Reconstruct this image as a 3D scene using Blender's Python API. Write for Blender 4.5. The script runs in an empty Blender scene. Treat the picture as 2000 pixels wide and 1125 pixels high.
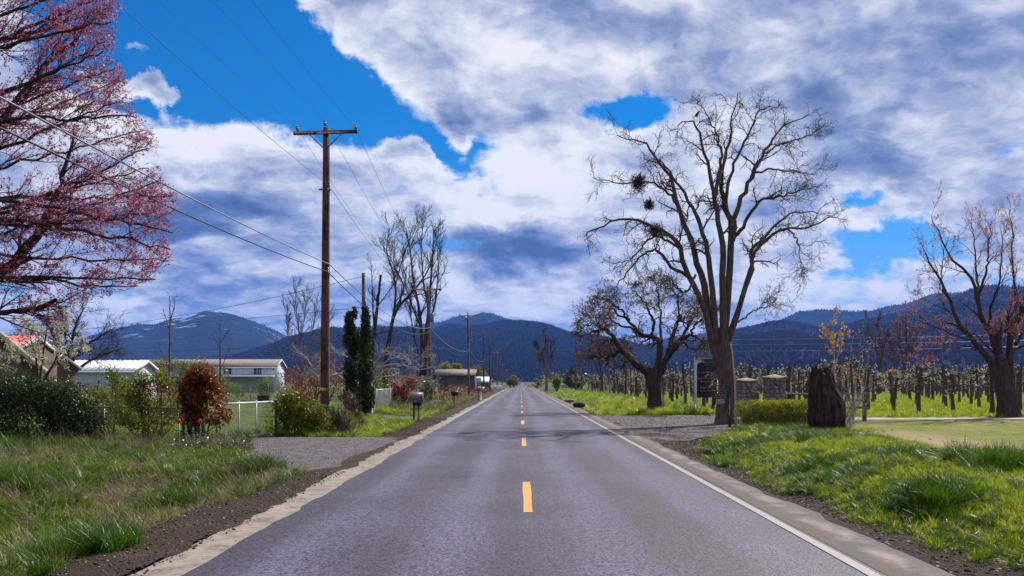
import bpy, math, random
import numpy as np
from mathutils import Vector, Matrix, Euler

random.seed(7)
RNG = np.random.default_rng(11)
SC = bpy.context.scene
COL = SC.collection

# ------------------------------------------------------------------ node helper
class NT:
    def __init__(s, tree):
        s.t = tree
    def n(s, typ, **kw):
        nd = s.t.nodes.new(typ)
        for k, v in kw.items():
            setattr(nd, k, v)
        return nd
    def put(s, sock, v):
        if isinstance(v, bpy.types.NodeSocket):
            s.t.links.new(v, sock)
        else:
            sock.default_value = v
    def math(s, op, a, b=0.0, c=0.0, clamp=False):
        nd = s.n('ShaderNodeMath', operation=op, use_clamp=clamp)
        s.put(nd.inputs[0], a); s.put(nd.inputs[1], b); s.put(nd.inputs[2], c)
        return nd.outputs[0]
    def vmath(s, op, a, b=(0, 0, 0)):
        nd = s.n('ShaderNodeVectorMath', operation=op)
        s.put(nd.inputs[0], a); s.put(nd.inputs[1], b)
        return nd.outputs['Value'] if op in ('DISTANCE', 'LENGTH', 'DOT_PRODUCT') else nd.outputs[0]
    def mapr(s, v, a, b, c, d, smooth=True):
        nd = s.n('ShaderNodeMapRange')
        nd.interpolation_type = 'SMOOTHSTEP' if smooth else 'LINEAR'
        s.put(nd.inputs[0], v)
        for i, q in enumerate((a, b, c, d)):
            s.put(nd.inputs[1 + i], q)
        return nd.outputs[0]
    def noise(s, vec, scale, detail=2.0, rough=0.5, dist=0.0, color=False, dim='3D'):
        nd = s.n('ShaderNodeTexNoise'); nd.noise_dimensions = dim
        if vec is not None:
            s.put(nd.inputs['Vector'], vec)
        s.put(nd.inputs['Scale'], scale); s.put(nd.inputs['Detail'], detail)
        s.put(nd.inputs['Roughness'], rough); s.put(nd.inputs['Distortion'], dist)
        return nd.outputs['Color' if color else 'Fac']
    def mix(s, fac, a, b, blend='MIX'):
        nd = s.n('ShaderNodeMix', data_type='RGBA', blend_type=blend)
        s.put(nd.inputs[0], fac)
        s.put(nd.inputs[6], a if isinstance(a, bpy.types.NodeSocket) else (*a, 1)[:4])
        s.put(nd.inputs[7], b if isinstance(b, bpy.types.NodeSocket) else (*b, 1)[:4])
        return nd.outputs[2]
    def ramp(s, fac, stops):
        nd = s.n('ShaderNodeValToRGB')
        e = nd.color_ramp.elements
        while len(e) < len(stops):
            e.new(0.5)
        for i, (p, c) in enumerate(stops):
            e[i].position = p
            e[i].color = (c, c, c, 1) if isinstance(c, (int, float)) else (*c, 1)
        s.put(nd.inputs[0], fac)
        return nd.outputs[0]

# ------------------------------------------------------------------ camera
F = 1694.0        # focal length in photograph pixels (2000 px wide)
CX, HY, H0 = 1016.0, 745.0, 1.8    # vanishing point of the road, eye height
cam_d = bpy.data.cameras.new('camera'); cam = bpy.data.objects.new('camera', cam_d); COL.objects.link(cam)
cam_d.sensor_width = 36.0; cam_d.lens = 36.0 * F / 2000.0
cam.location = (0, 0, H0); cam.rotation_euler = (math.pi / 2, 0, 0)
cam_d.shift_x = -(CX - 1000.0) / 2000.0
cam_d.shift_y = (HY - 562.5) / 2000.0
cam_d.clip_start = 0.1; cam_d.clip_end = 60000
SC.camera = cam
HAZE = 6.2e-5

def P(px, py, Y):           # a point seen at pixel px, py of the photograph, Y metres ahead
    return Vector(((px - CX) / F * Y, Y, H0 + (HY - py) / F * Y))

# ------------------------------------------------------------------ light and sky
SUN_EL, SUN_AZ = math.radians(46), math.radians(44)     # azimuth clockwise from +Y
S_DIR = Vector((math.sin(SUN_AZ) * math.cos(SUN_EL), math.cos(SUN_AZ) * math.cos(SUN_EL), math.sin(SUN_EL)))
sun_d = bpy.data.lights.new('sun', 'SUN'); sun = bpy.data.objects.new('sun', sun_d); COL.objects.link(sun)
sun_d.energy = 5.0; sun_d.angle = math.radians(0.5); sun_d.color = (1.0, 0.95, 0.87)
sun.location = (30, 30, 60)
sun.rotation_euler = (-S_DIR).to_track_quat('-Z', 'Y').to_euler()

SC.view_settings.view_transform = 'Standard'; SC.view_settings.look = 'None'
SC.view_settings.exposure = 0.66; SC.view_settings.gamma = 1.0
SC.view_settings.use_curve_mapping = False

world = bpy.data.worlds.new('World'); SC.world = world; world.use_nodes = True
W = NT(world.node_tree); W.t.nodes.clear()
geo = W.n('ShaderNodeTexCoord')
D = W.vmath('NORMALIZE', geo.outputs['Generated'])
sep = W.n('ShaderNodeSeparateXYZ'); W.put(sep.inputs[0], D)
dx, dy, dz = sep.outputs
zc = W.math('ADD', W.math('MAXIMUM', dz, 0.0), 0.30)
comb = W.n('ShaderNodeCombineXYZ')
W.put(comb.inputs[0], W.math('DIVIDE', dx, zc)); W.put(comb.inputs[1], W.math('DIVIDE', dy, zc)); comb.inputs[2].default_value = 3.7
Q = comb.outputs[0]
warp = W.vmath('SUBTRACT', W.noise(Q, 2.6, 5, 0.6, color=True), (0.5, 0.5, 0.5))
Q = W.vmath('ADD', Q, W.vmath('MULTIPLY', warp, (0.20, 0.20, 0.1)))

def blob(px, py, rx, ry, amp):          # a soft patch of the sky round one direction
    c = Vector(((px - CX) / F, 1, (HY - py) / F)).normalized()
    v = W.vmath('MULTIPLY', W.vmath('SUBTRACT', DW, tuple(c)), (F / rx, 2.0, F / ry))
    return W.mapr(W.vmath('LENGTH', v), 0.0, 1.0, amp, 0.0)
dwarp = W.vmath('SUBTRACT', W.noise(D, 8, 8, 0.65, color=True), (0.5, 0.5, 0.5))
DW = W.vmath('ADD', D, W.vmath('MULTIPLY', dwarp, (0.13, 0.05, 0.10)))
def total(bl):
    s = 0.0
    for b in bl:
        s = W.math('ADD', blob(*b), s)
    return s
CLEAR = [(380, 30, 330, 190, -0.5), (530, 110, 250, 190, -0.5), (690, 215, 190, 110, -0.45), (880, 288, 150, 72, -0.42),
         (150, 60, 250, 160, -0.3), (1235, 215, 130, 45, -0.42), (1690, 385, 90, 32, -0.34), (1740, 475, 190, 62, -0.42), (330, 268, 90, 24, -0.22),
         (1000, 545, 420, 95, 0.30), (420, 480, 420, 150, 0.14), (1400, 520, 230, 90, 0.14),
         (345, 152, 66, 48, 0.47), (262, 140, 110, 36, 0.40), (285, 98, 100, 16, 0.40), (885, 250, 75, 60, 0.52), (790, 306, 70, 34, 0.42), (950, 150, 300, 60, 0.12), (690, 30, 120, 110, 0.28), (800, 110, 110, 100, 0.15)]
LIGHT = [(420, 250, 330, 90, 0.30), (780, 120, 150, 110, 0.22), (1000, 330, 260, 130, 0.30), (980, 110, 260, 120, 0.22), (1280, 120, 200, 70, 0.12),
         (1480, 330, 260, 90, 0.22), (1620, 440, 320, 50, 0.2), (1550, 540, 330, 60, 0.30), (1080, 560, 260, 70, 0.20), (1550, 60, 90, 60, 0.1),
         (990, 478, 260, 65, -0.52), (480, 470, 420, 130, -0.26), (420, 560, 330, 60, -0.12), (1800, 210, 420, 170, -0.20), (1640, 330, 360, 80, -0.18), (1450, 80, 300, 120, -0.06),
         (1080, 250, 220, 60, -0.15), (1350, 170, 200, 80, -0.14), (1000, 640, 900, 50, -0.10)]
big = W.noise(Q, 1.1, 3, 0.5)
def puff(v):            # wispy noise and rounded heads together
    vo = W.n('ShaderNodeTexVoronoi'); vo.feature = 'F1'; vo.normalize = True
    W.put(vo.inputs['Vector'], v); vo.inputs['Scale'].default_value = 5.0; vo.inputs['Detail'].default_value = 2.0; vo.inputs['Roughness'].default_value = 0.5
    return W.math('ADD', W.math('MULTIPLY', W.noise(v, 2.6, 13, 0.58), 0.78), W.math('MULTIPLY', W.math('SUBTRACT', 0.62, vo.outputs['Distance']), 0.36))
n0 = puff(Q)
n1 = puff(W.vmath('ADD', Q, (0.026, -0.070, 0.01)))
cov = W.math('ADD', W.math('ADD', W.math('ADD', W.math('ADD', W.math('MULTIPLY', n0, 1.7), W.math('MULTIPLY', W.noise(Q, 11.0, 8, 0.65), 0.30)), -0.46), W.math('MULTIPLY', big, 0.25)), total(CLEAR))
alpha = W.mapr(cov, 0.365, 0.565, 0.0, 1.0)
thick = W.mapr(cov, 0.42, 0.86, 0.0, 1.0, False)
relief = W.math('MULTIPLY', W.math('SUBTRACT', n0, n1), 3.1)
fine = W.math('MULTIPLY', W.math('SUBTRACT', W.noise(Q, 9.0, 8, 0.62), W.noise(W.vmath('ADD', Q, (0.008, -0.022, 0.0)), 9.0, 8, 0.62)), 0.75)
lit = W.math('ADD', W.math('ADD', W.math('SUBTRACT', 0.97, W.math('MULTIPLY', thick, 0.44)), relief), W.math('ADD', fine, total(LIGHT)))
ccol = W.ramp(lit, [(0.0, (0.065, 0.125, 0.285)), (0.22, (0.14, 0.215, 0.43)), (0.45, (0.30, 0.375, 0.60)), (0.66, (0.57, 0.62, 0.78)), (0.86, (0.85, 0.88, 0.96)), (1.0, (1.0, 1.01, 1.05))])
sky = W.n('ShaderNodeTexSky', sky_type='NISHITA'); sky.sun_disc = False
sky.sun_elevation = SUN_EL; sky.sun_rotation = SUN_AZ; sky.air_density = 1.0; sky.dust_density = 0.3; sky.ozone_density = 3.0
hs = W.n('ShaderNodeHueSaturation'); hs.inputs['Saturation'].default_value = 1.75; hs.inputs['Value'].default_value = 0.95
W.put(hs.inputs['Color'], W.mix(1.0, sky.outputs[0], (0.70, 0.98, 1.25), 'MULTIPLY'))
clouds10 = W.mix(1.0, ccol, (10.0, 10.0, 10.0), 'MULTIPLY')
blue = W.mix(W.mapr(dz, 0.02, 0.27, 0.55, 0.0), hs.outputs[0], (4.2, 6.3, 10.2))
skyc = W.mix(alpha, blue, clouds10)
bg = W.n('ShaderNodeBackground'); bg.inputs['Strength'].default_value = 0.060
W.put(bg.inputs['Color'], skyc)
wo = W.n('ShaderNodeOutputWorld'); W.t.links.new(bg.outputs[0], wo.inputs['Surface'])

# ------------------------------------------------------------------ numpy noise
def _hash(ix, iy, seed):
    h = (ix.astype(np.int64) * 374761393 + iy.astype(np.int64) * 668265263 + seed * 1442695041) & 0x7fffffff
    h = ((h ^ (h >> 13)) * 1274126177) & 0x7fffffff
    h = h ^ (h >> 16)
    return (h & 0xffff) / 65535.0
def vnoise(x, y, seed=0):
    x = np.asarray(x, float); y = np.asarray(y, float)
    ix, iy = np.floor(x), np.floor(y)
    fx, fy = x - ix, y - iy
    fx = fx * fx * (3 - 2 * fx); fy = fy * fy * (3 - 2 * fy)
    a = _hash(ix, iy, seed); b = _hash(ix + 1, iy, seed); c = _hash(ix, iy + 1, seed); d = _hash(ix + 1, iy + 1, seed)
    return (a + (b - a) * fx) * (1 - fy) + (c + (d - c) * fx) * fy
def fbm(x, y, seed=0, octv=4, gain=0.5):
    s, a, t = 0.0, 1.0, 0.0
    for i in range(octv):
        s = s + a * vnoise(np.asarray(x) * 2 ** i, np.asarray(y) * 2 ** i, seed + i * 17); t += a; a *= gain
    return s / t
def sstep(a, b, x):
    t = np.clip((np.asarray(x, float) - a) / (b - a), 0, 1)
    return t * t * (3 - 2 * t)

# ------------------------------------------------------------------ mesh helpers
def mesh_np(name, V, faces, smooth=False):
    """V (n,3); faces: list of int arrays (k,3) or (k,4)"""
    V = np.asarray(V, np.float32)
    faces = [np.asarray(f, np.int32) for f in faces if len(f)]
    me = bpy.data.meshes.new(name)
    me.vertices.add(len(V)); me.vertices.foreach_set('co', V.ravel())
    loops = np.concatenate([f.ravel() for f in faces])
    tot = np.concatenate([np.full(len(f), f.shape[1], np.int32) for f in faces])
    st = np.concatenate([[0], np.cumsum(tot)[:-1]]).astype(np.int32)
    me.loops.add(len(loops)); me.loops.foreach_set('vertex_index', loops)
    me.polygons.add(len(tot)); me.polygons.foreach_set('loop_start', st); me.polygons.foreach_set('loop_total', tot)
    if smooth:
        me.polygons.foreach_set('use_smooth', np.ones(len(tot), bool))
    me.update(calc_edges=True)
    return me

def link(name, me, mat=None, parent=None):
    o = bpy.data.objects.new(name, me); COL.objects.link(o)
    if mat is not None and not me.materials:
        me.materials.append(mat)
    if parent is not None:
        o.parent = parent
    return o

def tag(o, label=None, cat=None, group=None, kind=None):
    if label: o['label'] = label
    if cat: o['category'] = cat
    if group: o['group'] = group
    if kind: o['kind'] = kind
    return o
def thing(name, label, cat, loc=(0, 0, 0), rz=0.0, group=None):
    o = bpy.data.objects.new(name, None); COL.objects.link(o)
    o.empty_display_size = 0.2
    o.location = loc; o.rotation_euler = (0, 0, rz)
    return tag(o, label, cat, group)
def dup(root, loc, rz=0.0, label=None, group=None, scale=None):
    r = root.copy(); COL.objects.link(r); r.location = loc; r.rotation_euler = (0, 0, rz)
    if scale: r.scale = scale
    if label: r['label'] = label
    if group: r['group'] = group
    for ch in list(root.children):
        c = ch.copy(); COL.objects.link(c); c.parent = r
        for g in list(ch.children):
            d = g.copy(); COL.objects.link(d); d.parent = c
    return r

class MB:               # collects shapes, becomes one mesh
    def __init__(s): s.V = []; s.Q = []; s.T = []; s.n = 0
    def add(s, V, quads=(), tris=()):
        V = np.asarray(V, float).reshape(-1, 3)
        if len(quads): s.Q.append(np.asarray(quads, int) + s.n)
        if len(tris): s.T.append(np.asarray(tris, int) + s.n)
        s.V.append(V); s.n += len(V); return s
    def box(s, c, size, rz=0.0, bev=0.0, rot=None):
        hx, hy, hz = [q / 2 for q in size]
        if bev > 0:
            b = min(bev, hx * .9, hy * .9, hz * .9)
            V = []; 
            for sx in (-1, 1):
                for sy in (-1, 1):
                    for sz in (-1, 1):
                        V += [(sx * hx, sy * (hy - b), sz * (hz - b)), (sx * (hx - b), sy * hy, sz * (hz - b)), (sx * (hx - b), sy * (hy - b), sz * hz)]
            V = np.array(V)
            def i(sx, sy, sz, k): return (((sx > 0) * 4) + ((sy > 0) * 2) + (sz > 0)) * 3 + k
            Q = []; T = []
            for a in (-1, 1):
                Q += [[i(a, -1, -1, 0), i(a, 1, -1, 0), i(a, 1, 1, 0), i(a, -1, 1, 0)], [i(-1, a, -1, 1), i(1, a, -1, 1), i(1, a, 1, 1), i(-1, a, 1, 1)], [i(-1, -1, a, 2), i(1, -1, a, 2), i(1, 1, a, 2), i(-1, 1, a, 2)]]
                for b2 in (-1, 1):
                    Q += [[i(a, b2, -1, 0), i(a, b2, 1, 0), i(a, b2, 1, 1), i(a, b2, -1, 1)], [i(a, -1, b2, 0), i(a, 1, b2, 0), i(a, 1, b2, 2), i(a, -1, b2, 2)], [i(-1, a, b2, 1), i(1, a, b2, 1), i(1, a, b2, 2), i(-1, a, b2, 2)]]
                    for c2 in (-1, 1):
                        T.append([i(a, b2, c2, 0), i(a, b2, c2, 1), i(a, b2, c2, 2)])
        else:
            V = np.array([(x, y, z) for x in (-hx, hx) for y in (-hy, hy) for z in (-hz, hz)])
            Q = [[0, 1, 3, 2], [4, 6, 7, 5], [0, 4, 5, 1], [2, 3, 7, 6], [0, 2, 6, 4], [1, 5, 7, 3]]; T = []
        if rot is not None:
            V = V @ np.array(rot.to_matrix() if hasattr(rot, 'to_matrix') else rot).T
        elif rz:
            cs, sn = math.cos(rz), math.sin(rz)
            V = V @ np.array([[cs, sn, 0], [-sn, cs, 0], [0, 0, 1]])
        return s.add(V + np.array(c), Q, T)
    def tube(s, pts, rad, sides=6, cap=True):
        pts = np.asarray(pts, float)
        rad = np.broadcast_to(np.asarray(rad, float), (len(pts),))
        V, Q = tube_arrays(pts[None], rad[None], sides)
        T = []
        if cap:
            n = len(pts)
            T = [[0, i + 1, i] for i in range(1, sides - 1)] + [[(n - 1) * sides, (n - 1) * sides + i, (n - 1) * sides + i + 1] for i in range(1, sides - 1)]
        return s.add(V, Q, T)
    def prism(s, poly, y0, y1, M=None):     # polygon in (x,z), extruded along y
        n = len(poly)
        V = np.array([(x, y0, z) for x, z in poly] + [(x, y1, z) for x, z in poly])
        Q = [[i, (i + 1) % n, n + (i + 1) % n, n + i] for i in range(n)]
        T = [[0, i + 1, i] for i in range(1, n - 1)] + [[n, n + i, n + i + 1] for i in range(1, n - 1)]
        if M is not None:
            V = V @ np.array(M.to_3x3()).T + np.array(M.translation)
        return s.add(V, Q, T)
    def lathe(s, prof, c=(0, 0, 0), sides=12):
        n = len(prof); V = []
        for r, z in prof:
            for k in range(sides):
                a = 2 * math.pi * k / sides
                V.append((c[0] + r * math.cos(a), c[1] + r * math.sin(a), c[2] + z))
        Q = [[i * sides + k, i * sides + (k + 1) % sides, (i + 1) * sides + (k + 1) % sides, (i + 1) * sides + k] for i in range(n - 1) for k in range(sides)]
        return s.add(V, Q)
    def mesh(s, name, smooth=False):
        fs = []
        if s.Q: fs.append(np.concatenate(s.Q))
        if s.T: fs.append(np.concatenate(s.T))
        return mesh_np(name, np.concatenate(s.V), fs, smooth)
    def build(s, name, mat, parent=None, smooth=False, kind=None, label=None):
        o = link(name, s.mesh(name, smooth), mat, parent)
        if kind: o['kind'] = kind
        if label: o['label'] = label
        return o

def tube_arrays(Pt, R, sides):
    """Pt (M,n,3), R (M,n) -> verts, quads"""
    M, n, _ = Pt.shape
    T = np.gradient(Pt, axis=1)
    T /= np.linalg.norm(T, axis=2, keepdims=True) + 1e-9
    T0 = T.mean(axis=1); T0 /= np.linalg.norm(T0, axis=1, keepdims=True) + 1e-9
    ref = np.where(np.abs(T0[:, 2:3]) > 0.8, np.array([[1.0, 0, 0]]), np.array([[0, 0, 1.0]]))
    A = np.cross(T, ref[:, None, :]); A /= np.linalg.norm(A, axis=2, keepdims=True) + 1e-9
    B = np.cross(T, A)
    ang = np.arange(sides) * 2 * np.pi / sides
    ring = (A[:, :, None, :] * np.cos(ang)[None, None, :, None] + B[:, :, None, :] * np.sin(ang)[None, None, :, None]) * R[:, :, None, None]
    V = (Pt[:, :, None, :] + ring).reshape(-1, 3)
    base = (np.arange(M) * n * sides)[:, None, None]
    i = np.arange(n - 1)[None, :, None] * sides
    k = np.arange(sides)[None, None, :]; k2 = (k + 1) % sides
    Q = np.stack([base + i + k, base + i + k2, base + i + sides + k2, base + i + sides + k], axis=-1).reshape(-1, 4)
    return V, Q

# ------------------------------------------------------------------ branches
def resample(pts, n, jit=0.0):
    pts = np.asarray(pts, float)
    # smooth (Catmull-Rom) through the points
    k = len(pts)
    ext = np.vstack([2 * pts[0] - pts[1], pts, 2 * pts[-1] - pts[-2]])
    u = np.linspace(0, k - 1 - 1e-6, n); i = u.astype(int); f = (u - i)[:, None]
    p0, p1, p2, p3 = ext[i], ext[i + 1], ext[i + 2], ext[i + 3]
    out = 0.5 * ((2 * p1) + (-p0 + p2) * f + (2 * p0 - 5 * p1 + 4 * p2 - p3) * f ** 2 + (-p0 + 3 * p1 - 3 * p2 + p3) * f ** 3)
    if jit:
        j = RNG.normal(0, jit, out.shape); j[0] = 0; out = out + j
    return out

def spawn(Pt, R, k, length, ang, wob, trop=(0, 0, 0), n=6, rr=0.6, t0=0.15, t1=1.0, tip=0.25, lfall=0.5, rmin=0.003, keep=None):
    """k side shoots for each polyline; returns (M*k,n,3),(M*k,n)"""
    M, m, _ = Pt.shape
    t = t0 + (t1 - t0) * (np.arange(k)[None, :] + RNG.random((M, k))) / k
    u = np.clip(t, 0, 0.999) * (m - 1); i = u.astype(int); f = (u - i)
    ar = np.arange(M)[:, None]
    pos = Pt[ar, i] * (1 - f[..., None]) + Pt[ar, i + 1] * f[..., None]
    rad = R[ar, i] * (1 - f) + R[ar, i + 1] * f
    tan = Pt[ar, i + 1] - Pt[ar, i]; tan /= np.linalg.norm(tan, axis=2, keepdims=True) + 1e-9
    pos, tan = pos.reshape(-1, 3), tan.reshape(-1, 3); rad = rad.ravel(); tt = t.ravel()
    N = len(pos)
    rnd = RNG.normal(size=(N, 3)); perp = rnd - (rnd * tan).sum(1, keepdims=True) * tan
    perp /= np.linalg.norm(perp, axis=1, keepdims=True) + 1e-9
    a = RNG.uniform(ang[0], ang[1], N)[:, None]
    d = tan * np.cos(a) + perp * np.sin(a)
    L = RNG.uniform(length[0], length[1], N) * (1 - lfall * tt)
    step = (L / (n - 1))[:, None]
    out = np.empty((N, n, 3)); out[:, 0] = pos
    tr = np.array(trop)[None]
    for j in range(1, n):
        d = d + RNG.normal(0, wob, (N, 3)) + tr
        d /= np.linalg.norm(d, axis=1, keepdims=True) + 1e-9
        out[:, j] = out[:, j - 1] + d * step
    r0 = np.maximum(rad * rr, rmin)
    Rr = r0[:, None] * np.linspace(1, tip, n)[None]
    Rr = np.maximum(Rr, rmin * 0.6)
    if keep is not None:
        sel = keep(out); out, Rr = out[sel], Rr[sel]
    return out, Rr

def branches_mesh(name, levels):
    """levels: list of (Pt,R,sides)"""
    Vs, Qs, n = [], [], 0
    for Pt, R, sd in levels:
        if len(Pt) == 0: continue
        V, Q = tube_arrays(Pt, R, sd); Vs.append(V); Qs.append(Q + n); n += len(V)
    return mesh_np(name, np.concatenate(Vs), [np.concatenate(Qs)], smooth=True)

def leaf_mesh(name, pos, size, up=None, flat=0.0, tri=False, aspect=0.55, svar=0.5, fold=True):
    """small pointed leaves (two triangles folded along the rib) at pos"""
    pos = np.asarray(pos, float); N = len(pos)
    a = RNG.normal(size=(N, 3)); a[:, 2] *= (1 - flat)
    if up is not None: a = a + np.asarray(up)
    a /= np.linalg.norm(a, axis=1, keepdims=True) + 1e-9
    b = RNG.normal(size=(N, 3)); b -= (b * a).sum(1, keepdims=True) * a; b /= np.linalg.norm(b, axis=1, keepdims=True) + 1e-9
    c = np.cross(a, b)
    s = (size * RNG.uniform(1 - svar, 1 + svar, N))[:, None]
    v0 = pos; v1 = pos + a * s * .55 + b * s * aspect * .5 + c * s * .1; v2 = pos + a * s; v3 = pos + a * s * .5 - b * s * aspect * .5 + c * s * .1
    V = np.stack([v0, v1, v2, v3], 1).reshape(-1, 3)
    i = np.arange(N)[:, None] * 4
    return mesh_np(name, V, [np.concatenate([i + np.array([[0, 1, 2]]), i + np.array([[0, 2, 3]])])])

def ends(Pt, per=3, t0=0.3, jit=0.0):     # points along shoots, for leaves and blossom
    M, n, _ = Pt.shape
    u = RNG.uniform(t0, 0.999, (M, per)) * (n - 1); i = u.astype(int); f = (u - i)[..., None]
    ar = np.arange(M)[:, None]
    p = (Pt[ar, i] * (1 - f) + Pt[ar, i + 1] * f).reshape(-1, 3)
    if jit: p = p + RNG.normal(0, jit, p.shape)
    return p

# ------------------------------------------------------------------ materials
def new_mat(name):
    m = bpy.data.materials.new(name); m.use_nodes = True; m.node_tree.nodes.clear()
    return m, NT(m.node_tree)
def finish(m, T, shader):
    o = T.n('ShaderNodeOutputMaterial'); T.t.links.new(shader, o.inputs['Surface']); return m
def wpos(T):
    return T.n('ShaderNodeNewGeometry').outputs['Position']
def bsdf(T, col, rough=0.8, spec=0.3, metal=0.0, bump=None, bstr=0.3, bdist=0.01):
    b = T.n('ShaderNodeBsdfPrincipled')
    T.put(b.inputs['Base Color'], col if isinstance(col, bpy.types.NodeSocket) else (*col, 1)); T.put(b.inputs['Roughness'], rough)
    b.inputs['Specular IOR Level'].default_value = spec; b.inputs['Metallic'].default_value = metal
    if bump is not None:
        bn = T.n('ShaderNodeBump'); bn.inputs['Strength'].default_value = bstr; bn.inputs['Distance'].default_value = bdist
        T.put(bn.inputs['Height'], bump); T.t.links.new(bn.outputs[0], b.inputs['Normal'])
    return b.outputs[0]
def simple(name, c1, c2, scale=6.0, rough=0.8, spec=0.3, detail=6, metal=0.0, bstr=0.3, bdist=0.01, stretch=None, lo=0.35, hi=0.65, world=False, nr=0.6):
    m, T = new_mat(name)
    v = wpos(T) if world else T.n('ShaderNodeTexCoord').outputs['Object']
    if stretch: v = T.vmath('MULTIPLY', v, stretch)
    f = T.noise(v, scale, detail, nr)
    col = T.mix(T.mapr(f, lo, hi, 0, 1), c1, c2)
    return finish(m, T, bsdf(T, col, rough, spec, metal, f, bstr, bdist))
def leafmat(name, c1, c2, c3=None, trans=0.35, rough=0.5, spec=0.35, patch=1.2, per_obj=True, tcol=None):
    """leaf colour varies leaf by leaf and in patches; part of the light passes through"""
    m, T = new_mat(name)
    g = T.n('ShaderNodeNewGeometry')
    oi = T.n('ShaderNodeObjectInfo')
    f = T.math('ADD', T.math('MULTIPLY', g.outputs['Random Per Island'], 0.6), T.math('MULTIPLY', T.mapr(T.noise(g.outputs['Position'], patch, 3), .3, .7, 0, 1), 0.4))
    col = T.mix(T.mapr(f, 0.1, 0.75, 0, 1, False), c1, c2)
    if c3 is not None:
        col = T.mix(T.mapr(f, 0.72, 0.9, 0, 1), col, c3)
    b = bsdf(T, col, rough, spec)
    tr = T.n('ShaderNodeBsdfTranslucent'); T.put(tr.inputs['Color'], T.mix(1.0, col, tcol or (1.3, 1.25, 0.7), 'MULTIPLY'))
    mx = T.n('ShaderNodeMixShader'); mx.inputs[0].default_value = trans
    T.t.links.new(b, mx.inputs[1]); T.t.links.new(tr.outputs[0], mx.inputs[2])
    return finish(m, T, mx.outputs[0])
def plain(name, c, rough=0.6, spec=0.4, metal=0.0):
    m, T = new_mat(name)
    f = T.noise(T.n('ShaderNodeTexCoord').outputs['Object'], 9.0, 5, 0.65)
    col = T.mix(T.mapr(f, .3, .75, 0, 1), c, tuple(q * 0.72 for q in c))
    return finish(m, T, bsdf(T, col, T.mapr(f, .3, .7, max(rough - .1, .02), min(rough + .12, 1)), spec, metal))

# ------------------------------------------------------------------ terrain
def yprof(y):
    return -1.9 * sstep(238, 330, y) + 1.3 * sstep(430, 600, y) + .6 * sstep(700, 1200, y)
def tz(x, y):
    x = np.asarray(x, float); y = np.asarray(y, float)
    dwr = sstep(24.5, 28.5, y) * (1 - sstep(45.5, 48, y))
    dwl = sstep(16.0, 17.6, y) * (1 - sstep(28, 29.6, y))
    wob = 0.35 * (fbm(y * .25, y * 0 + 3.3, 5, 2) - .5)
    right = -0.46 * sstep(3.95, 5.0, x + wob) + 0.56 * sstep(5.2, 8.2, x + wob) - 0.10 * sstep(9.0, 12, x)
    right = right + 0.12 * sstep(50, 62, y) * sstep(5.4, 7.5, x) * (1 - sstep(9, 13, x))
    left = -0.24 * sstep(4.1, 5.6, -x + wob) + 0.30 * sstep(6.0, 9.0, -x + wob)
    nb = fbm(x * .9, y * .9, 2, 3) - .5
    bump = np.where(x > 0, 0.17, 0.27) * nb * (sstep(5.0, 6.5, x) * (1 - sstep(9.5, 11.5, x)) + sstep(4.6, 6.0, -x) * (1 - .8 * sstep(12, 16, -x)))
    near = 1 - sstep(225, 260, y)
    z = (right * (1 - dwr) + left * (1 - dwl)) * near + bump * (1 - np.where(x > 0, dwr, dwl)) * near
    return z + yprof(y)
def tz1(x, y): return float(tz(np.array([x]), np.array([y]))[0])
def G(px, py):           # the ground seen at that pixel (flat ground)
    Y = F * H0 / (py - HY)
    return (px - CX) / F * Y, Y

def grid_mesh(name, X, Y, Z, smooth=True):
    ny, nx = X.shape
    V = np.stack([X, Y, Z], -1).reshape(-1, 3)
    i = np.arange(ny - 1)[:, None] * nx + np.arange(nx - 1)[None]
    Q = np.stack([i, i + 1, i + nx + 1, i + nx], -1).reshape(-1, 4)
    return mesh_np(name, V, [Q], smooth)
def geo_steps(a, b, n): return list(np.geomspace(a, b, n))

# ground material: soil and grass by patch; field tones far away
m, T = new_mat('ground_soil')
p = wpos(T)
f1 = T.noise(p, 0.9, 6, 0.6); f2 = T.noise(p, 22, 4, 0.6); f3 = T.noise(p, 0.012, 4, .6)
soil = T.mix(f2, (0.030, 0.020, 0.014), (0.07, 0.048, 0.034))
gr = T.mix(f2, (0.028, 0.052, 0.008), (0.065, 0.085, 0.02))
c = T.mix(T.mapr(f1, .54, .7, 0, 1), soil, gr)
far = T.mix(T.mapr(f3, .4, .6, 0, 1), (0.055, 0.085, 0.02), (0.07, 0.065, 0.035))
sp = T.n('ShaderNodeSeparateXYZ'); T.put(sp.inputs[0], p)
c = T.mix(T.mapr(sp.outputs[1], 50, 110, 0, 1), c, far)
M_ground = finish(m, T, bsdf(T, c, .95, .1, 0, f2, .5, .03))

xs = [-14000, -9000, -6000, -4000, -2600, -1700, -1100, -700, -440, -280, -180, -120, -80] + list(np.arange(-60, -16, 1.5)) + list(np.arange(-16, 16.01, .25)) + list(np.arange(17, 61, 1.5)) + [80, 120, 180, 280, 440, 700, 1100, 1700, 2600, 4000, 6000, 9000, 14000]
ys = [-3000, -800, -200, -60] + list(np.arange(-40, 2, 3)) + list(np.arange(2, 52, .35)) + list(np.arange(52, 125, 1.5)) + list(np.arange(125, 460, 6)) + geo_steps(470, 15000, 34)
XX, YY = np.meshgrid(xs, ys)
ZZ = tz(XX, YY) - 0.035
tag(link('ground', grid_mesh('ground', XX, YY, ZZ), M_ground), 'rough soil and grass ground of the valley floor', kind='structure')

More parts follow.
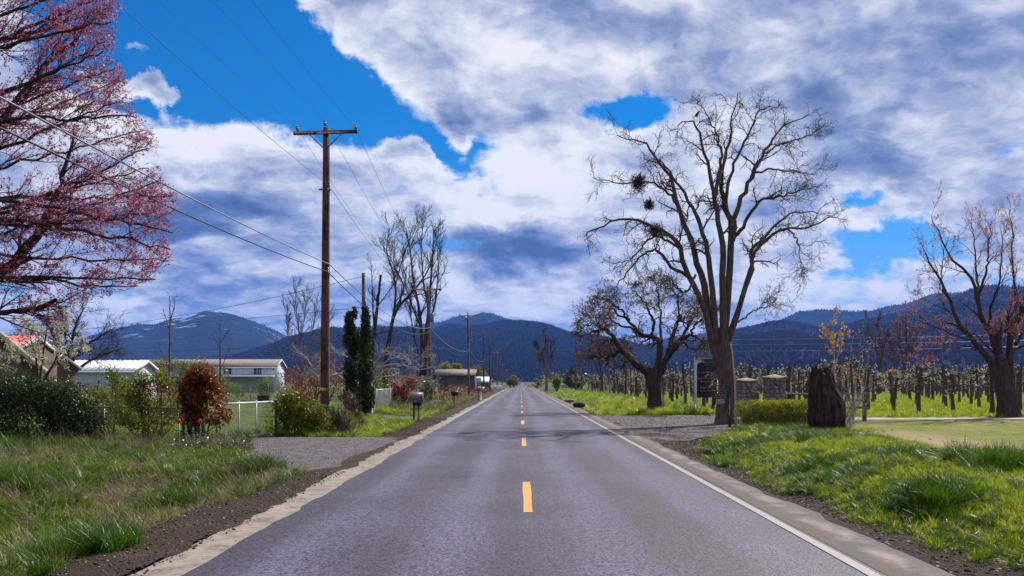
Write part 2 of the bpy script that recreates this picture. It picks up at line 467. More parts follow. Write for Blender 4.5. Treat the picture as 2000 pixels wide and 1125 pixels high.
def sheet(name, xl, xr, y, nx, dz, mat, label, parent=None):
    """a strip along the road between xl(y) and xr(y)"""
    y = np.asarray(y, float); u = np.linspace(0, 1, nx)[None]
    a = xl(y)[:, None]; b = xr(y)[:, None]
    X = a + (b - a) * u; Y = np.repeat(y[:, None], nx, 1)
    o = link(name, grid_mesh(name, X, Y, tz(X, Y) + dz), mat, parent)
    o['kind'] = 'structure' if parent is None else o.get('kind', '')
    if parent is not None: del o['kind']
    if label: o['label'] = label
    return o
def const(v): return lambda y: np.full(len(y), float(v))
def wav(v, amp, fr, seed, oc=4): return lambda y: v + amp * (fbm(y * fr, y * 0 + seed, seed, oc) - .5) * 2
YR = np.concatenate([np.arange(-30, 60, .5), np.arange(60, 240, 4), np.arange(240, 460, 4), geo_steps(470, 1500, 8)])
YN = np.concatenate([np.arange(-10, 40, .06), np.arange(40, 80, .25), np.arange(80, 260, 2)])

# asphalt: pale and dark aggregate, polished wheel tracks
m, T = new_mat('asphalt')
p = wpos(T); sp = T.n('ShaderNodeSeparateXYZ'); T.put(sp.inputs[0], p)
ag = T.noise(p, 26, 2, .8); ag2 = T.noise(p, 10, 3, .75)
st = T.vmath('MULTIPLY', p, (1.0, .07, 1)); sm = T.noise(st, .9, 5, .6)
bl = T.noise(p, .35, 4, .6)
tr = T.math('ABSOLUTE', T.math('SUBTRACT', T.math('ABSOLUTE', T.math('SUBTRACT', sp.outputs[0], .11)), 1.62))     # middle of each lane
side = T.math('ABSOLUTE', T.math('SUBTRACT', tr, .82))
pol = T.mapr(side, 0, .6, 1, 0)
w = T.math('ADD', T.math('MULTIPLY', pol, .42), T.math('ADD', T.math('MULTIPLY', T.mapr(sm, .3, .7, 0, 1), .46), T.math('MULTIPLY', T.mapr(bl, .3, .7, 0, 1), .3)))
cbase = T.mix(T.mapr(w, .15, 1.1, 0, 1), (0.026, 0.0205, 0.034), (0.075, 0.065, 0.096))
agg = T.math('ADD', T.math('MULTIPLY', T.mapr(ag, .28, .72, 0, 1, False), .7), T.math('MULTIPLY', T.mapr(ag2, .3, .7, 0, 1), .3))
c = T.mix(1.0, cbase, T.mix(T.mapr(agg, .22, .78, 0, 1, False), (.12, .11, .13), (2.1, 2.05, 2.1)), 'MULTIPLY')
vo = T.n('ShaderNodeTexVoronoi'); vo.feature = 'DISTANCE_TO_EDGE'; vo.inputs['Scale'].default_value = .33
T.put(vo.inputs['Vector'], T.vmath('ADD', T.vmath('MULTIPLY', p, (.8, .45, 1)), T.vmath('MULTIPLY', T.noise(p, .9, 6, .7, color=True), (1.6, 1.6, 0))))
crack = T.math('MULTIPLY', T.mapr(vo.outputs['Distance'], .004, .012, 1, 0), T.mapr(T.noise(p, .22, 3, .5), .5, .6, 0, .75))
c = T.mix(crack, c, (.012, .010, .012))
stain = T.math('MULTIPLY', T.mapr(T.noise(T.vmath('MULTIPLY', p, (1, .3, 1)), 1.5, 7, .7), .60, .72, 0, .5), T.mapr(T.math('ABSOLUTE', tr), .0, .5, 1, .3)); c = T.mix(stain, c, (.022, .019, .024))
M_road = finish(m, T, bsdf(T, c, T.mapr(w, .2, 1, .62, .46), .38, 0, ag, .8, .012))
road = sheet('road', wav(-3.36, .04, .6, 3), wav(3.98, .06, .9, 8), YR, 12, 0.0, M_road, 'worn two lane asphalt road running straight to the hills')

m, T = new_mat('old_pavement')       # dusty edge of the pavement
p = wpos(T); a = T.noise(p, 2.2, 7, .65); b = T.noise(p, 60, 3, .6)
c = T.mix(T.mapr(a, .30, .60, 0, 1), (0.15, 0.12, 0.10), (0.28, 0.235, 0.205))
c = T.mix(T.math('MULTIPLY', b, .5), c, (.085, .065, .055)); c = T.mix(T.mapr(T.noise(p, 6.5, 7, .75), .53, .64, 0, .8), c, (.06, .045, .036))
M_edge = finish(m, T, bsdf(T, c, .85, .2, 0, b, .35, .006))
m, T = new_mat('dirt')
p = wpos(T); a = T.noise(p, 1.6, 6, .65); b = T.noise(p, 34, 5, .7)
c = T.mix(b, (0.016, 0.011, 0.009), (0.090, 0.064, 0.050)); c = T.mix(T.mapr(a, .5, .75, 0, .7), c, (.11, .083, .066))
M_dirt = finish(m, T, bsdf(T, c, .95, .1, 0, b, 1.0, .05))
m, T = new_mat('gravel')
p = wpos(T); a = T.noise(p, 1.1, 6, .65); b = T.noise(p, 40, 4, .7)
vo = T.n('ShaderNodeTexVoronoi'); T.put(vo.inputs['Vector'], p); vo.inputs['Scale'].default_value = 24
c = T.mix(b, (0.036, 0.030, 0.030), (0.125, 0.11, 0.11)); c = T.mix(T.mapr(a, .40, .65, 0, .8), c, (.06, .046, .04))
c = T.mix(T.math('MULTIPLY', vo.outputs['Color'], .35), c, (.18, .165, .165))
M_gravel = finish(m, T, bsdf(T, c, .85, .25, 0, T.math('ADD', b, vo.outputs['Distance']), .8, .03))
m, T = new_mat('shoulder_asphalt')
p = wpos(T); a = T.noise(T.vmath('MULTIPLY', p, (2.2, .5, 1)), 1.3, 7, .68); b = T.noise(p, 55, 4, .7)
c = T.mix(b, (0.045, 0.034, 0.030), (0.130, 0.106, 0.095)); sp = T.n('ShaderNodeSeparateXYZ'); T.put(sp.inputs[0], p); xx = T.math('ABSOLUTE', T.math('SUBTRACT', T.math('ADD', sp.outputs[0], T.math('MULTIPLY', T.noise(p, 1.1, 6, .7), .5)), 4.03)); c = T.mix(T.math('MULTIPLY', T.mapr(xx, .02, .22, 1, 0), T.mapr(T.noise(p, 1.4, 7, .75), .38, .62, 0, .75)), c, (.24, .205, .19)); c = T.mix(T.mapr(T.noise(p, 5, 7, .75), .55, .68, 0, .7), c, (.045, .034, .028))
M_should = finish(m, T, bsdf(T, c, .85, .2, 0, b, .5, .01))

# verge layers beside the road
sheet('road_edge', wav(-3.62, .06, .3, 12), wav(-3.12, .10, 1.1, 14, 6), YN, 5, .004, M_edge, 'pale dusty edge strip along the left side of the road')
sheet('dirt_shoulder', lambda y: wav(-4.75, .35, .35, 21)(y) + .85 * sstep(17, 18.5, y) * (1 - sstep(27.3, 28.6, y)), lambda y: wav(-3.47, .24, .7, 22, 6)(y) - .10 + .16 * (fbm(y * 3.3, y * 0 + 4, 27, 4) - .5), YN, 14, .008, M_dirt, 'dark loose dirt beside the left edge of the road')
sheet('road_shoulder', wav(3.40, .03, .8, 31), wav(4.2, .26, .6, 33, 6), YN, 8, .004, M_should, 'dusty brown shoulder outside the white line')
sheet('ditch', lambda y: wav(4.02, .22, .8, 36, 6)(y), wav(5.7, .3, .4, 37), YN[(YN > -10) & (YN < 27.5)], 16, .007, M_dirt, 'shallow gravelly ditch under the right grass bank')
sheet('ditch', lambda y: wav(4.02, .22, .8, 36, 6)(y), wav(5.3, .2, .4, 38), YN[(YN > 46.5)], 12, .007, M_dirt, 'dirt ditch below the far right grass bank')

# paint
m, T = new_mat('white_paint'); p = wpos(T); a = T.noise(p, 9, 6, .7); b = T.noise(p, 60, 3, .7)
M_white_line = finish(m, T, bsdf(T, T.mix(T.mapr(T.math('ADD', a, T.math('MULTIPLY', b, .35)), .72, .95, 0, .75), (.24, .225, .22), (.07, .065, .065)), .6, .3, 0, b, .3, .004))
m, T = new_mat('yellow_paint'); p = wpos(T); a = T.noise(p, 11, 6, .7); b = T.noise(p, 60, 3, .7)
M_yellow = finish(m, T, bsdf(T, T.mix(T.mapr(T.math('ADD', a, T.math('MULTIPLY', b, .35)), .74, .95, 0, .75), (.47, .24, .06), (.06, .05, .04)), .6, .3, 0, b, .3, .004))
sheet('edge_line', wav(3.215, .012, .7, 41), wav(3.335, .012, .7, 43), np.concatenate([np.arange(-25, 60, .25), np.arange(60, 900, 4)]), 3, .008, M_white_line, None, road)
sheet('edge_line', wav(-3.25, .015, .7, 45), wav(-3.13, .012, .7, 47), np.concatenate([np.arange(38, 60, .5), np.arange(60, 900, 4)]), 3, .009, M_white_line, None, road)
for k in range(-3, 34):
    y0 = 11.9 + 12.2 * k
    sheet('centre_dash', wav(.045, .012, 1.5, 50 + k), wav(.175, .012, 1.5, 90 + k), np.linspace(y0, y0 + 3.6, 16), 3, .006, M_yellow, None, road)

# left and right drives, path, lawns
def patch(name, quad, nu, nv, dz, mat, label, jit=0.0, seed=0):
    """quad: four corners (x,y) in order; edges made uneven"""
    q = np.array(quad, float)
    u = np.linspace(0, 1, nu)[None, :, None]; v = np.linspace(0, 1, nv)[:, None, None]
    XY = (q[0] * (1 - u) + q[1] * u) * (1 - v) + (q[3] * (1 - u) + q[2] * u) * v
    if jit:
        e = (np.abs(u - .5) * 2) ** 6 + (np.abs(v - .5) * 2) ** 6
        XY = XY + e * jit * 2 * np.stack([fbm(XY[..., 0] * .8, XY[..., 1] * .8, seed, 4) - .5, fbm(XY[..., 0] * .8, XY[..., 1] * .8, seed + 5, 4) - .5], -1)
    X, Y = XY[..., 0], XY[..., 1]
    o = link(name, grid_mesh(name, X, Y, tz(X, Y) + dz), mat); o['label'] = label; o['kind'] = 'structure'
    return o
m, T = new_mat('drive_asphalt'); p = wpos(T); a = T.noise(p, 3.2, 9, .75); b = T.noise(p, 32, 3, .75); d = T.noise(p, 1.1, 7, .7)
c = T.mix(T.mapr(a, .35, .65, 0, 1), (0.05, 0.044, 0.048), (0.12, 0.108, 0.112)); c = T.mix(1.0, c, T.mix(T.mapr(b, .3, .7, 0, 1), (.45, .44, .45), (1.5, 1.5, 1.5)), 'MULTIPLY')
c = T.mix(T.mapr(d, .52, .66, 0, .75), c, (.062, .046, .036)); c = T.mix(T.mapr(T.noise(T.vmath('MULTIPLY', p, (.8, 2.2, 1)), 1.6, 8, .75), .58, .68, 0, .6), c, (.05, .062, .022))
M_drive = finish(m, T, bsdf(T, c, .88, .2, 0, b, .7, .015))
patch('driveway', [(-3.55, 17.0), (-5.9, 18.0), (-9.1, 28.6), (-3.6, 28.4)], 90, 90, .002, M_drive, 'grey gravelly driveway in front of the left gate', .8, 3)
patch('driveway', [(-9.6, 50.5), (-34, 50.5), (-34, 54.0), (-9.6, 54.0)], 30, 8, .012, M_drive, 'asphalt strip crossing the yard behind the gate', .2, 9)
patch('driveway', [(-3.6, 46.0), (-10.5, 47.0), (-10.5, 48.2), (-3.6, 50.5)], 24, 12, .004, M_drive, 'small paved driveway behind the grey mailbox', .25, 12)
patch('driveway', [(-3.6, 78), (-9.5, 78), (-9.5, 83), (-3.6, 84)], 20, 12, .004, M_drive, 'small side driveway near the white mailbox', .25, 15)
patch('winery_drive', [(4.02, 24.6), (9.4, 34.2), (10.2, 45.6), (4.0, 47.2)], 60, 60, .003, M_gravel, 'gravel entrance drive beside the big bare tree', .5, 23)
patch('winery_drive', [(10.0, 40.2), (70, 40.2), (70, 42.6), (10.0, 45.0)], 80, 8, .012, M_gravel, 'thin pale gravel lane along the edge of the orchard', .15, 27)
M_path = simple('pale_gravel', (0.20, 0.18, 0.175), (0.33, 0.31, 0.30), 9, .9, .2, 6, world=True)
patch('gravel_path', [(10.5, 40.6), (70, 40.6), (70, 42.0), (10.5, 42.8)], 80, 5, .020, M_path, 'pale middle of the gravel lane in front of the orchard', .12, 29)
m, T = new_mat('lawn'); p = wpos(T)
a = T.noise(p, .35, 7, .7); b = T.noise(p, 14, 5, .7); a2 = T.noise(T.vmath('MULTIPLY', p, (.5, 2.5, 1)), .6, 6, .7)
c = T.mix(b, (0.075, 0.10, 0.014), (0.155, 0.165, 0.038)); c = T.mix(T.mapr(a, .47, .62, 0, .75), c, (.20, .155, .075)); c = T.mix(T.mapr(a2, .50, .66, 0, .7), c, (.17, .13, .065)); sp = T.n('ShaderNodeSeparateXYZ'); T.put(sp.inputs[0], p); band = T.math('ADD', sp.outputs[0], T.math('MULTIPLY', T.noise(p, .5, 5, .7), 2.4)); c = T.mix(T.math('MULTIPLY', T.mapr(T.math('ABSOLUTE', T.math('SUBTRACT', band, 13.6)), .9, 2.2, 1, 0), T.mapr(sp.outputs[1], 24, 33, .95, .35)), c, (.225, .17, .10)); c = T.mix(T.mapr(T.noise(p, 3.0, 6, .75), .60, .72, 0, .8), c, (.05, .038, .022))
M_lawn = finish(m, T, bsdf(T, c, .95, .1, 0, b, .6, .03))
patch('lawn', [(10.8, -6), (60, -6), (60, 40.3), (10.6, 40.3)], 70, 60, .006, M_lawn, 'mown yellow green lawn with dry patches on the right', .6, 31)
M_turf = simple('green_turf', (0.040, 0.072, 0.008), (0.090, 0.122, 0.02), 2.5, .95, .1, 8, world=True, nr=.7)
patch('orchard_grass', [(10.3, 42.9), (80, 42.9), (110, 165), (10.3, 165)], 60, 60, .002, M_turf, 'bright green grass under the orchard rows', .3, 37)
patch('yard_lawn', [(-9.0, 29.4), (-34, 29.4), (-40, 50.4), (-9.0, 50.4)], 40, 40, .004, M_turf, 'mown green lawn inside the chain link fence', .3, 41)
patch('yard_lawn', [(-9.0, 54.2), (-34, 54.2), (-46, 71), (-9.0, 71)], 40, 30, .004, M_turf, 'green lawn strip in front of the white house', .3, 43)

# ------------------------------------------------------------------ hills
def ridge_hill(name, label, prof, D0, D1, mat, rows=46, cols=260, rough=0.10, seed=0, gull=0.10, az_ext=True):
    """prof: (px,py) crest as seen; crest stands D1 metres off, the foot D0"""
    px = np.array([q[0] for q in prof], float); hz = np.array([(HY - q[1]) / F * D1 + H0 for q in prof])
    tx = np.linspace(px[0], px[-1], cols); h = np.interp(tx, px, hz)
    ker = np.exp(-np.linspace(-2, 2, 9) ** 2); ker /= ker.sum(); h = np.convolve(np.pad(h, 4, 'edge'), ker, 'valid')
    u = (tx - CX) / F
    t = np.concatenate([np.linspace(0, 1, rows), np.linspace(1.05, 1.6, 8)])
    U, TT = np.meshgrid(u, t); Hh = np.repeat(h[None], len(t), 0)
    Y = D0 + (D1 - D0) * TT; X = U * Y
    s = np.where(TT <= 1, 1 - (1 - TT) ** 1.35, 1 - ((TT - 1) / .6) ** 1.5)
    L = (D1 - D0)
    g1 = np.abs(fbm(X / (L * .35), Y / (L * 1.1), seed, 5) - .5) * 2
    g2 = fbm(X / (L * .12), Y / (L * .25), seed + 3, 4) - .5
    env = np.clip(np.sin(np.clip(TT, 0, 1.2) * np.pi / 1.2), 0, 1)
    Z = Hh * s - Hh * gull * 3.5 * (.5 - g1) * env + Hh * rough * g2 * env + Hh * .012 * (fbm(X / (L * .02), Y / (L * .02), seed + 9, 3) - .5) * np.clip(TT * 3, 0, 1)
    Z = np.where(TT == 0, -2, Z)
    o = link(name, grid_mesh(name, X, Y, Z), mat); o['label'] = label; o['kind'] = 'structure'
    return X, Y, Z, TT

def hillmat(name, c1, c2, c3, s):
    m, T = new_mat(name); p = wpos(T)
    a = T.noise(p, 1 / s, 8, .7); b = T.noise(p, 9 / s, 5, .7)
    c = T.mix(T.mapr(b, .35, .65, 0, 1), c1, c2); c = T.mix(T.mapr(a, .48, .66, 0, .75), c, c3)
    return finish(m, T, bsdf(T, c, 1.0, 0.0, 0, b, .9, s * .05))
M_hill = hillmat('forest_hill', (0.006, 0.009, 0.008), (0.014, 0.016, 0.013), (0.025, 0.018, 0.017), 260)
M_hill2 = hillmat('bare_forest_hill', (0.020, 0.012, 0.014), (0.040, 0.023, 0.025), (0.020, 0.020, 0.015), 320)
m, T = new_mat('snowy_mountain'); p = wpos(T); sp = T.n('ShaderNodeSeparateXYZ'); T.put(sp.inputs[0], p)
a = T.noise(p, 1 / 280, 8, .7); b = T.noise(p, 1 / 40, 5, .7)
c = T.mix(b, (0.007, 0.011, 0.012), (0.018, 0.022, 0.020))
c = T.mix(T.math('MULTIPLY', T.mapr(a, .57, .61, 0, .8), T.mapr(sp.outputs[2], 200, 320, 0, 1)), c, (.40, .42, .46))
c = T.mix(T.math('MULTIPLY', T.mapr(b, .46, .62, 0, .55), T.mapr(sp.outputs[2], 430, 520, 0, 1)), c, (.22, .23, .28))
M_snow = finish(m, T, bsdf(T, c, 1.0, 0.0, 0, b, .8, 14))
HILLS = []
HILLS.append(ridge_hill('mountain', 'blue mountain with small snow patches left of the road', [(-700, 560), (-200, 640), (60, 668), (150, 655), (235, 630), (262, 625), (300, 628), (335, 619), (365, 620), (385, 611), (405, 608), (430, 612), (455, 616), (490, 628), (520, 640), (560, 657), (640, 690), (760, 720), (900, 735)], 3500, 6400, M_snow, seed=1, rough=.06))
HILLS.append(ridge_hill('mountain', 'farther blue ridge rising behind the middle hill', [(380, 740), (560, 690), (640, 650), (700, 634), (740, 626), (790, 634), (842, 622), (870, 618), (895, 611), (915, 616), (945, 609), (962, 613), (985, 622), (1010, 630), (1100, 655), (1200, 690), (1350, 735)], 4600, 7200, M_hill, seed=2, rough=.06))
HILLS.append(ridge_hill('hill', 'dark forested hill standing straight ahead beyond the road', [(620, 742), (700, 712), (800, 668), (850, 638), (875, 631), (905, 634), (945, 632), (985, 622), (1020, 622), (1050, 627), (1085, 640), (1115, 650), (1160, 656), (1220, 664), (1300, 680), (1400, 712), (1500, 742)], 2100, 4300, M_hill, seed=4, cols=340, rows=60))
HILLS.append(ridge_hill('hill', 'low brown hill sloping down behind the white house', [(380, 742), (440, 700), (500, 680), (560, 660), (620, 648), (700, 640), (800, 640), (880, 665), (960, 715), (1010, 742)], 1900, 3300, M_hill2, seed=5))
HILLS.append(ridge_hill('mountain', 'hazy blue ridge behind the right hills', [(1080, 742), (1180, 700), (1280, 660), (1400, 640), (1500, 625), (1560, 606), (1600, 597), (1620, 595), (1660, 599), (1700, 598), (1740, 590), (1790, 581), (1830, 570), (1900, 566), (2100, 560), (2600, 600)], 4200, 6600, M_hill, seed=6, rough=.06))
HILLS.append(ridge_hill('hill', 'long dark hill climbing behind the orchard to the right', [(1060, 743), (1160, 716), (1260, 690), (1360, 662), (1440, 638), (1500, 626), (1545, 622), (1600, 634), (1650, 628), (1700, 612), (1760, 598), (1810, 584), (1860, 568), (1900, 556), (1940, 550), (2000, 556), (2100, 540), (2300, 560), (2700, 600), (3200, 640)], 1500, 3800, M_hill2, seed=8, cols=420, rows=70, gull=.14))

# ------------------------------------------------------------------ scatter (grass, stones, far forest)
def hidden_proto(col, name, me, mat):
    o = bpy.data.objects.new(name, me); me.materials.append(mat); col.objects.link(o); return o
def scatter(name, label, cat, pos, rot, scl, idx, col, kind='stuff', parent=None):
    pos = np.asarray(pos, np.float32)
    me = bpy.data.meshes.new(name)
    me.vertices.add(len(pos)); me.vertices.foreach_set('co', pos.ravel())
    a = me.attributes.new('rot', 'FLOAT_VECTOR', 'POINT'); a.data.foreach_set('vector', np.asarray(rot, np.float32).ravel())
    a = me.attributes.new('scl', 'FLOAT', 'POINT'); a.data.foreach_set('value', np.asarray(scl, np.float32))
    a = me.attributes.new('idx', 'INT', 'POINT'); a.data.foreach_set('value', np.asarray(idx, np.int32))
    o = bpy.data.objects.new(name, me); COL.objects.link(o)
    ng = bpy.data.node_groups.new('scatter_' + name, 'GeometryNodeTree')
    ng.interface.new_socket('Geometry', in_out='INPUT', socket_type='NodeSocketGeometry')
    ng.interface.new_socket('Geometry', in_out='OUTPUT', socket_type='NodeSocketGeometry')
    n = ng.nodes; L = ng.links.new
    gi = n.new('NodeGroupInput'); go = n.new('NodeGroupOutput')
    ip = n.new('GeometryNodeInstanceOnPoints'); ci = n.new('GeometryNodeCollectionInfo')
    ci.inputs['Collection'].default_value = col; ci.inputs['Separate Children'].default_value = True; ci.inputs['Reset Children'].default_value = True
    def attr(nm, t):
        q = n.new('GeometryNodeInputNamedAttribute'); q.data_type = t; q.inputs['Name'].default_value = nm; return q.outputs['Attribute']
    L(gi.outputs[0], ip.inputs['Points']); L(ci.outputs[0], ip.inputs['Instance'])
    ip.inputs['Pick Instance'].default_value = True
    L(attr('idx', 'INT'), ip.inputs['Instance Index']); L(attr('rot', 'FLOAT_VECTOR'), ip.inputs['Rotation']); L(attr('scl', 'FLOAT'), ip.inputs['Scale'])
    L(ip.outputs[0], go.inputs[0])
    md = o.modifiers.new('scatter', 'NODES'); md.node_group = ng
    if parent is not None: o.parent = parent; o['kind'] = kind
    else: tag(o, label, cat, kind=kind)
    return o

def blades(n, L, w, spread, lean, curl, segs=3):
    """a tuft: n bent blades round the origin"""
    a = RNG.uniform(0, 2 * np.pi, n); r = spread * np.sqrt(RNG.random(n))
    base = np.stack([r * np.cos(a), r * np.sin(a), np.zeros(n) - .01], 1)
    b = RNG.uniform(0, 2 * np.pi, n)
    out = np.stack([np.cos(b), np.sin(b), np.zeros(n)], 1)
    sd = np.stack([-np.sin(b), np.cos(b), np.zeros(n)], 1)
    Ln = RNG.uniform(*L, n); ln = RNG.uniform(0.02, lean, n); cu = RNG.uniform(.2, 1, n) * curl
    V = []
    for j in range(segs + 1):
        t = j / segs
        c = base + out * ((ln * t + cu * t * t) * Ln)[:, None] + np.array([0, 0, 1.0]) * (Ln * t * (1 - .35 * cu * t))[:, None]
        ww = w * (1 - t ** 1.6 * .92)
        V.append(c - sd * ww / 2); V.append(c + sd * ww / 2)
    V = np.stack(V, 1); k = 2 * (segs + 1); i = np.arange(n)[:, None] * k
    Q = [i + np.array([[2 * j, 2 * j + 1, 2 * j + 3, 2 * j + 2]]) for j in range(segs)]
    return V.reshape(-1, 3), np.concatenate(Q)
M_grass = leafmat('grass_blade', (0.045, 0.09, 0.004), (0.150, 0.215, 0.008), (0.24, 0.19, 0.06), .45, .36, .4, .8)
M_grass2 = leafmat('grass_dark_blade', (0.018, 0.052, 0.005), (0.060, 0.12, 0.008), None, .42, .38, .32, .8)
M_straw = leafmat('straw', (0.15, 0.105, 0.07), (0.27, 0.205, 0.14), None, .2, .6, .3)
M_lime = leafmat('lime_grass', (0.11, 0.185, 0.003), (0.30, 0.36, 0.006), (0.33, 0.27, 0.05), .55, .45, .25, .6)
M_weed = leafmat('weed_leaf', (0.04, 0.085, 0.015), (0.095, 0.15, 0.025), (0.15, .09, .05), .3, .55, .15)
gcol = bpy.data.collections.new('grass_tufts')
def tuft(nm, mat, *a, **k):
    V, Q = blades(*a, **k); hidden_proto(gcol, nm, mesh_np(nm, V, [Q]), mat)
tuft('a0', M_grass, 46, (.07, .20), .0085, .07, .5, .8)
tuft('a1', M_grass, 40, (.06, .16), .0085, .08, .7, .9)
tuft('b0', M_grass2, 70, (.16, .38), .010, .09, .45, .9)
tuft('b1', M_grass2, 54, (.10, .26), .007, .09, .6, 1.0)
tuft('c0', M_straw, 16, (.14, .46), .004, .12, .8, .5)
tuft('c1', M_straw, 34, (.05, .16), .005, .14, 1.6, .6)
tuft('d0', M_lime, 46, (.08, .24), .0095, .08, .5, .8)
tuft('d1', M_lime, 42, (.05, .13), .0085, .09, .6, .8)
for q in range(2):       # broad leaved weeds
    n_ = 60; pp = RNG.normal(0, .07, (n_, 3)); pp[:, 2] = np.abs(pp[:, 2]) * .6
    hidden_proto(gcol, 'e%d' % q, leaf_mesh('e%d' % q, pp, .05, up=(0, 0, .6), aspect=.7), M_weed)
tuft('f0', M_straw, 3, (.45, .8), .005, .05, 1.1, .3, segs=4)
tuft('g0', M_lime, 40, (.02, .05), .005, .12, .7, .6, segs=1)      # mown lawn
tuft('g1', M_grass, 40, (.02, .06), .005, .12, .7, .6, segs=1)
TI = dict(a0=0, a1=1, b0=2, b1=3, c0=4, c1=5, d0=6, d1=7, e0=8, e1=9, f0=10, g0=11, g1=12)
def in_view(x, y, m=2.0, lo=-1016, hi=984):
    return (x > lo / F * y - m) & (x < hi / F * y + m)
def area(x0, x1, y0, y1, dens, keep):
    n = int((x1 - x0) * (y1 - y0) * dens * 1.15)
    x = RNG.uniform(x0, x1, n); y = RNG.uniform(y0, y1, n)
    k = keep(x, y) & in_view(x, y); return x[k], y[k]
def pick(n, probs):
    names = list(probs); p = np.array([probs[k] for k in names], float); p /= p.sum()
    return np.array([TI[names[i]] for i in RNG.choice(len(names), n, p=p)])
def grass(name, label, x, y, idx, smin=.7, smax=1.3, tilt=.2, dz=-.03):
    n = len(x); rot = np.stack([RNG.normal(0, tilt, n), RNG.normal(0, tilt, n), RNG.uniform(0, 6.28, n)], 1)
    return scatter(name, label, 'grass', np.stack([x, y, tz(x, y) + dz], 1), rot, RNG.uniform(smin, smax, n), idx, gcol)

xS_ = (1617 - CX) / F * 32.0
# left verge: green, dark and dry grass in patches with bare earth
def kl(x, y):
    e = -4.55 + .55 * (fbm(y * .5, y * 0, 77, 4) - .5) * 2
    bare = fbm(x * .75, y * .75, 61, 4)
    drive = (y > 16.9 + (-3.6 - x) * .45) & (x > -5.75 - (y - 18.0) * .30)
    return (x < e) & (bare > .37) & ~drive
x, y = area(-17, -4, 5, 29, 66, kl)
z1 = fbm(x * .6, y * .6, 62, 3); z2 = fbm(x * .9 + 9, y * .9, 63, 3)
idx = pick(len(x), dict(a0=4, a1=3, b1=2.2, c1=.5, e0=.8, e1=.5, d1=.6, f0=.35))
dark = (z1 > .56) & (RNG.random(len(x)) < .8); idx[dark] = pick(dark.sum(), dict(b0=2.6, b1=2, a0=.6))
dry = (z2 > .525) & (RNG.random(len(x)) < .72); idx[dry] = pick(dry.sum(), dict(c0=1.1, c1=3, a1=.5))
grass('verge_grass', 'rough green and straw grass on the near left verge', x, y, idx, .5, 1.5, .34)
x, y = area(-17, -4.5, 5, 28, 34, lambda x, y: (fbm(x * .75, y * .75, 61, 4) < .385) & (x < -4.8) & ~((y > 16.9 + (-3.6 - x) * .45) & (x > -5.75 - (y - 18.0) * .30)))
grass('dry_grass', 'flattened dry thatch over the bare patches of the left verge', x, y, pick(len(x), dict(c1=4, c0=1, e0=.6, a1=.4, f0=.5)), .6, 1.2, .4)
def kl2(x, y):
    e = -4.9 + .6 * (fbm(y * .4, y * 0, 78, 4) - .5) * 2
    dr = ((y > 45.3) & (y < 50.4)) | ((y > 77) & (y < 84.5))
    return (x < e) & ~dr & (x > -9.4)
x, y = area(-10, -4, 29.0, 120, 26, kl2)
idx = pick(len(x), dict(a0=3, a1=4, d0=2, d1=2, c1=1.0, e0=.5)); fr = y > 56; idx[fr] = pick(fr.sum(), dict(c0=3, c1=3, a0=1.5, b0=1))
grass('verge_grass', 'shorter grass and dry weeds along the far left verge', x, y, idx, .9, 1.6, .2)

# right bank: bright backlit grass
def kr(x, y):
    e = 5.25 + .7 * (fbm(y * .6, y * 0 + 2, 81, 4) - .5) * 2 + .10 * np.clip(y - 18, 0, 9) * 0
    top = 10.9 + .5 * (fbm(y * .5, y * 0 + 5, 83, 3) - .5) * 2
    drive = (y > 24.6 + (x - 4.0) * 1.85 - .6)
    return (x > e) & (x < top) & ~drive
x, y = area(5, 12, 4.5, 36.5, 120, kr)
edge = np.clip((x - 5.2) / 2.2, 0, 1)
idx = pick(len(x), dict(a0=4, a1=2.5, d0=4, d1=2.5, e0=.7, c1=.8, b1=.9, c0=.15))
low = RNG.random(len(x)) > edge * 1.2; idx[low] = pick(low.sum(), dict(a1=3, e0=2, e1=2, c1=1.6, d1=2, b1=1))
zz = fbm(x * .45, y * .45, 85, 3); dk = (zz > .60) & (RNG.random(len(x)) < .75); idx[dk] = pick(dk.sum(), dict(b0=3, b1=2, a0=1))
grass('bank_grass', 'bright green uncut grass on the near right bank', x, y, idx, .42, 1.08, .28)
q = np.concatenate([RNG.normal(0, .42, (260, 2)) * (1, 1.2) + (9.6, 17.0), RNG.normal(0, .3, (90, 2)) + (6.6, 14.2)])
grass('grass_clump', 'tall dark green grass clump leaning on the right bank', q[:, 0], q[:, 1], pick(len(q), dict(b0=3, b1=1)), 1.1, 1.75, .35)
q = np.concatenate([RNG.normal(0, .20, (60, 2)) + (-5.25, 17.6), RNG.normal(0, .25, (70, 2)) + (-5.9, 16.2), RNG.normal(0, .3, (90, 2)) + (-4.9, 9.6)])
grass('grass_clump', 'tall dark green tufts at the corner of the left driveway', q[:, 0], q[:, 1], pick(len(q), dict(b0=3, b1=1)), .8, 1.35, .3)
def kr2(x, y):
    e = 5.25 + .35 * (fbm(y * .4, y * 0 + 2, 88, 4) - .5) * 2
    return (x > e) & (x < 12)
x, y = area(5, 12, 46.6, 150, 22, kr2)
idx = pick(len(x), dict(a0=2, d0=5, d1=4, b0=.4, c1=.3)); grass('bank_grass', 'bright green grass bank in front of the far orchard', x, y, idx, 1.1, 2.0, .2)
x, y = area(10.4, 42, 17, 40.3, 26, lambda x, y: (x > 10.7) & (fbm(x * .5, y * .3, 71, 4) > .44) & ~((y < 30) & (np.abs(x - 12.6 + 1.6 * (fbm(y * .6, y * 0, 72, 3) - .5)) < 1.3) & (RNG.random(len(x)) < .85)))
grass('lawn_grass', 'short mown blades over the right lawn', x, y, pick(len(x), dict(g0=3, g1=2)), .8, 1.3, .1, -.005)
x, y = area(10.4, 56, 42.8, 110, 9, lambda x, y: (x > 10.3))
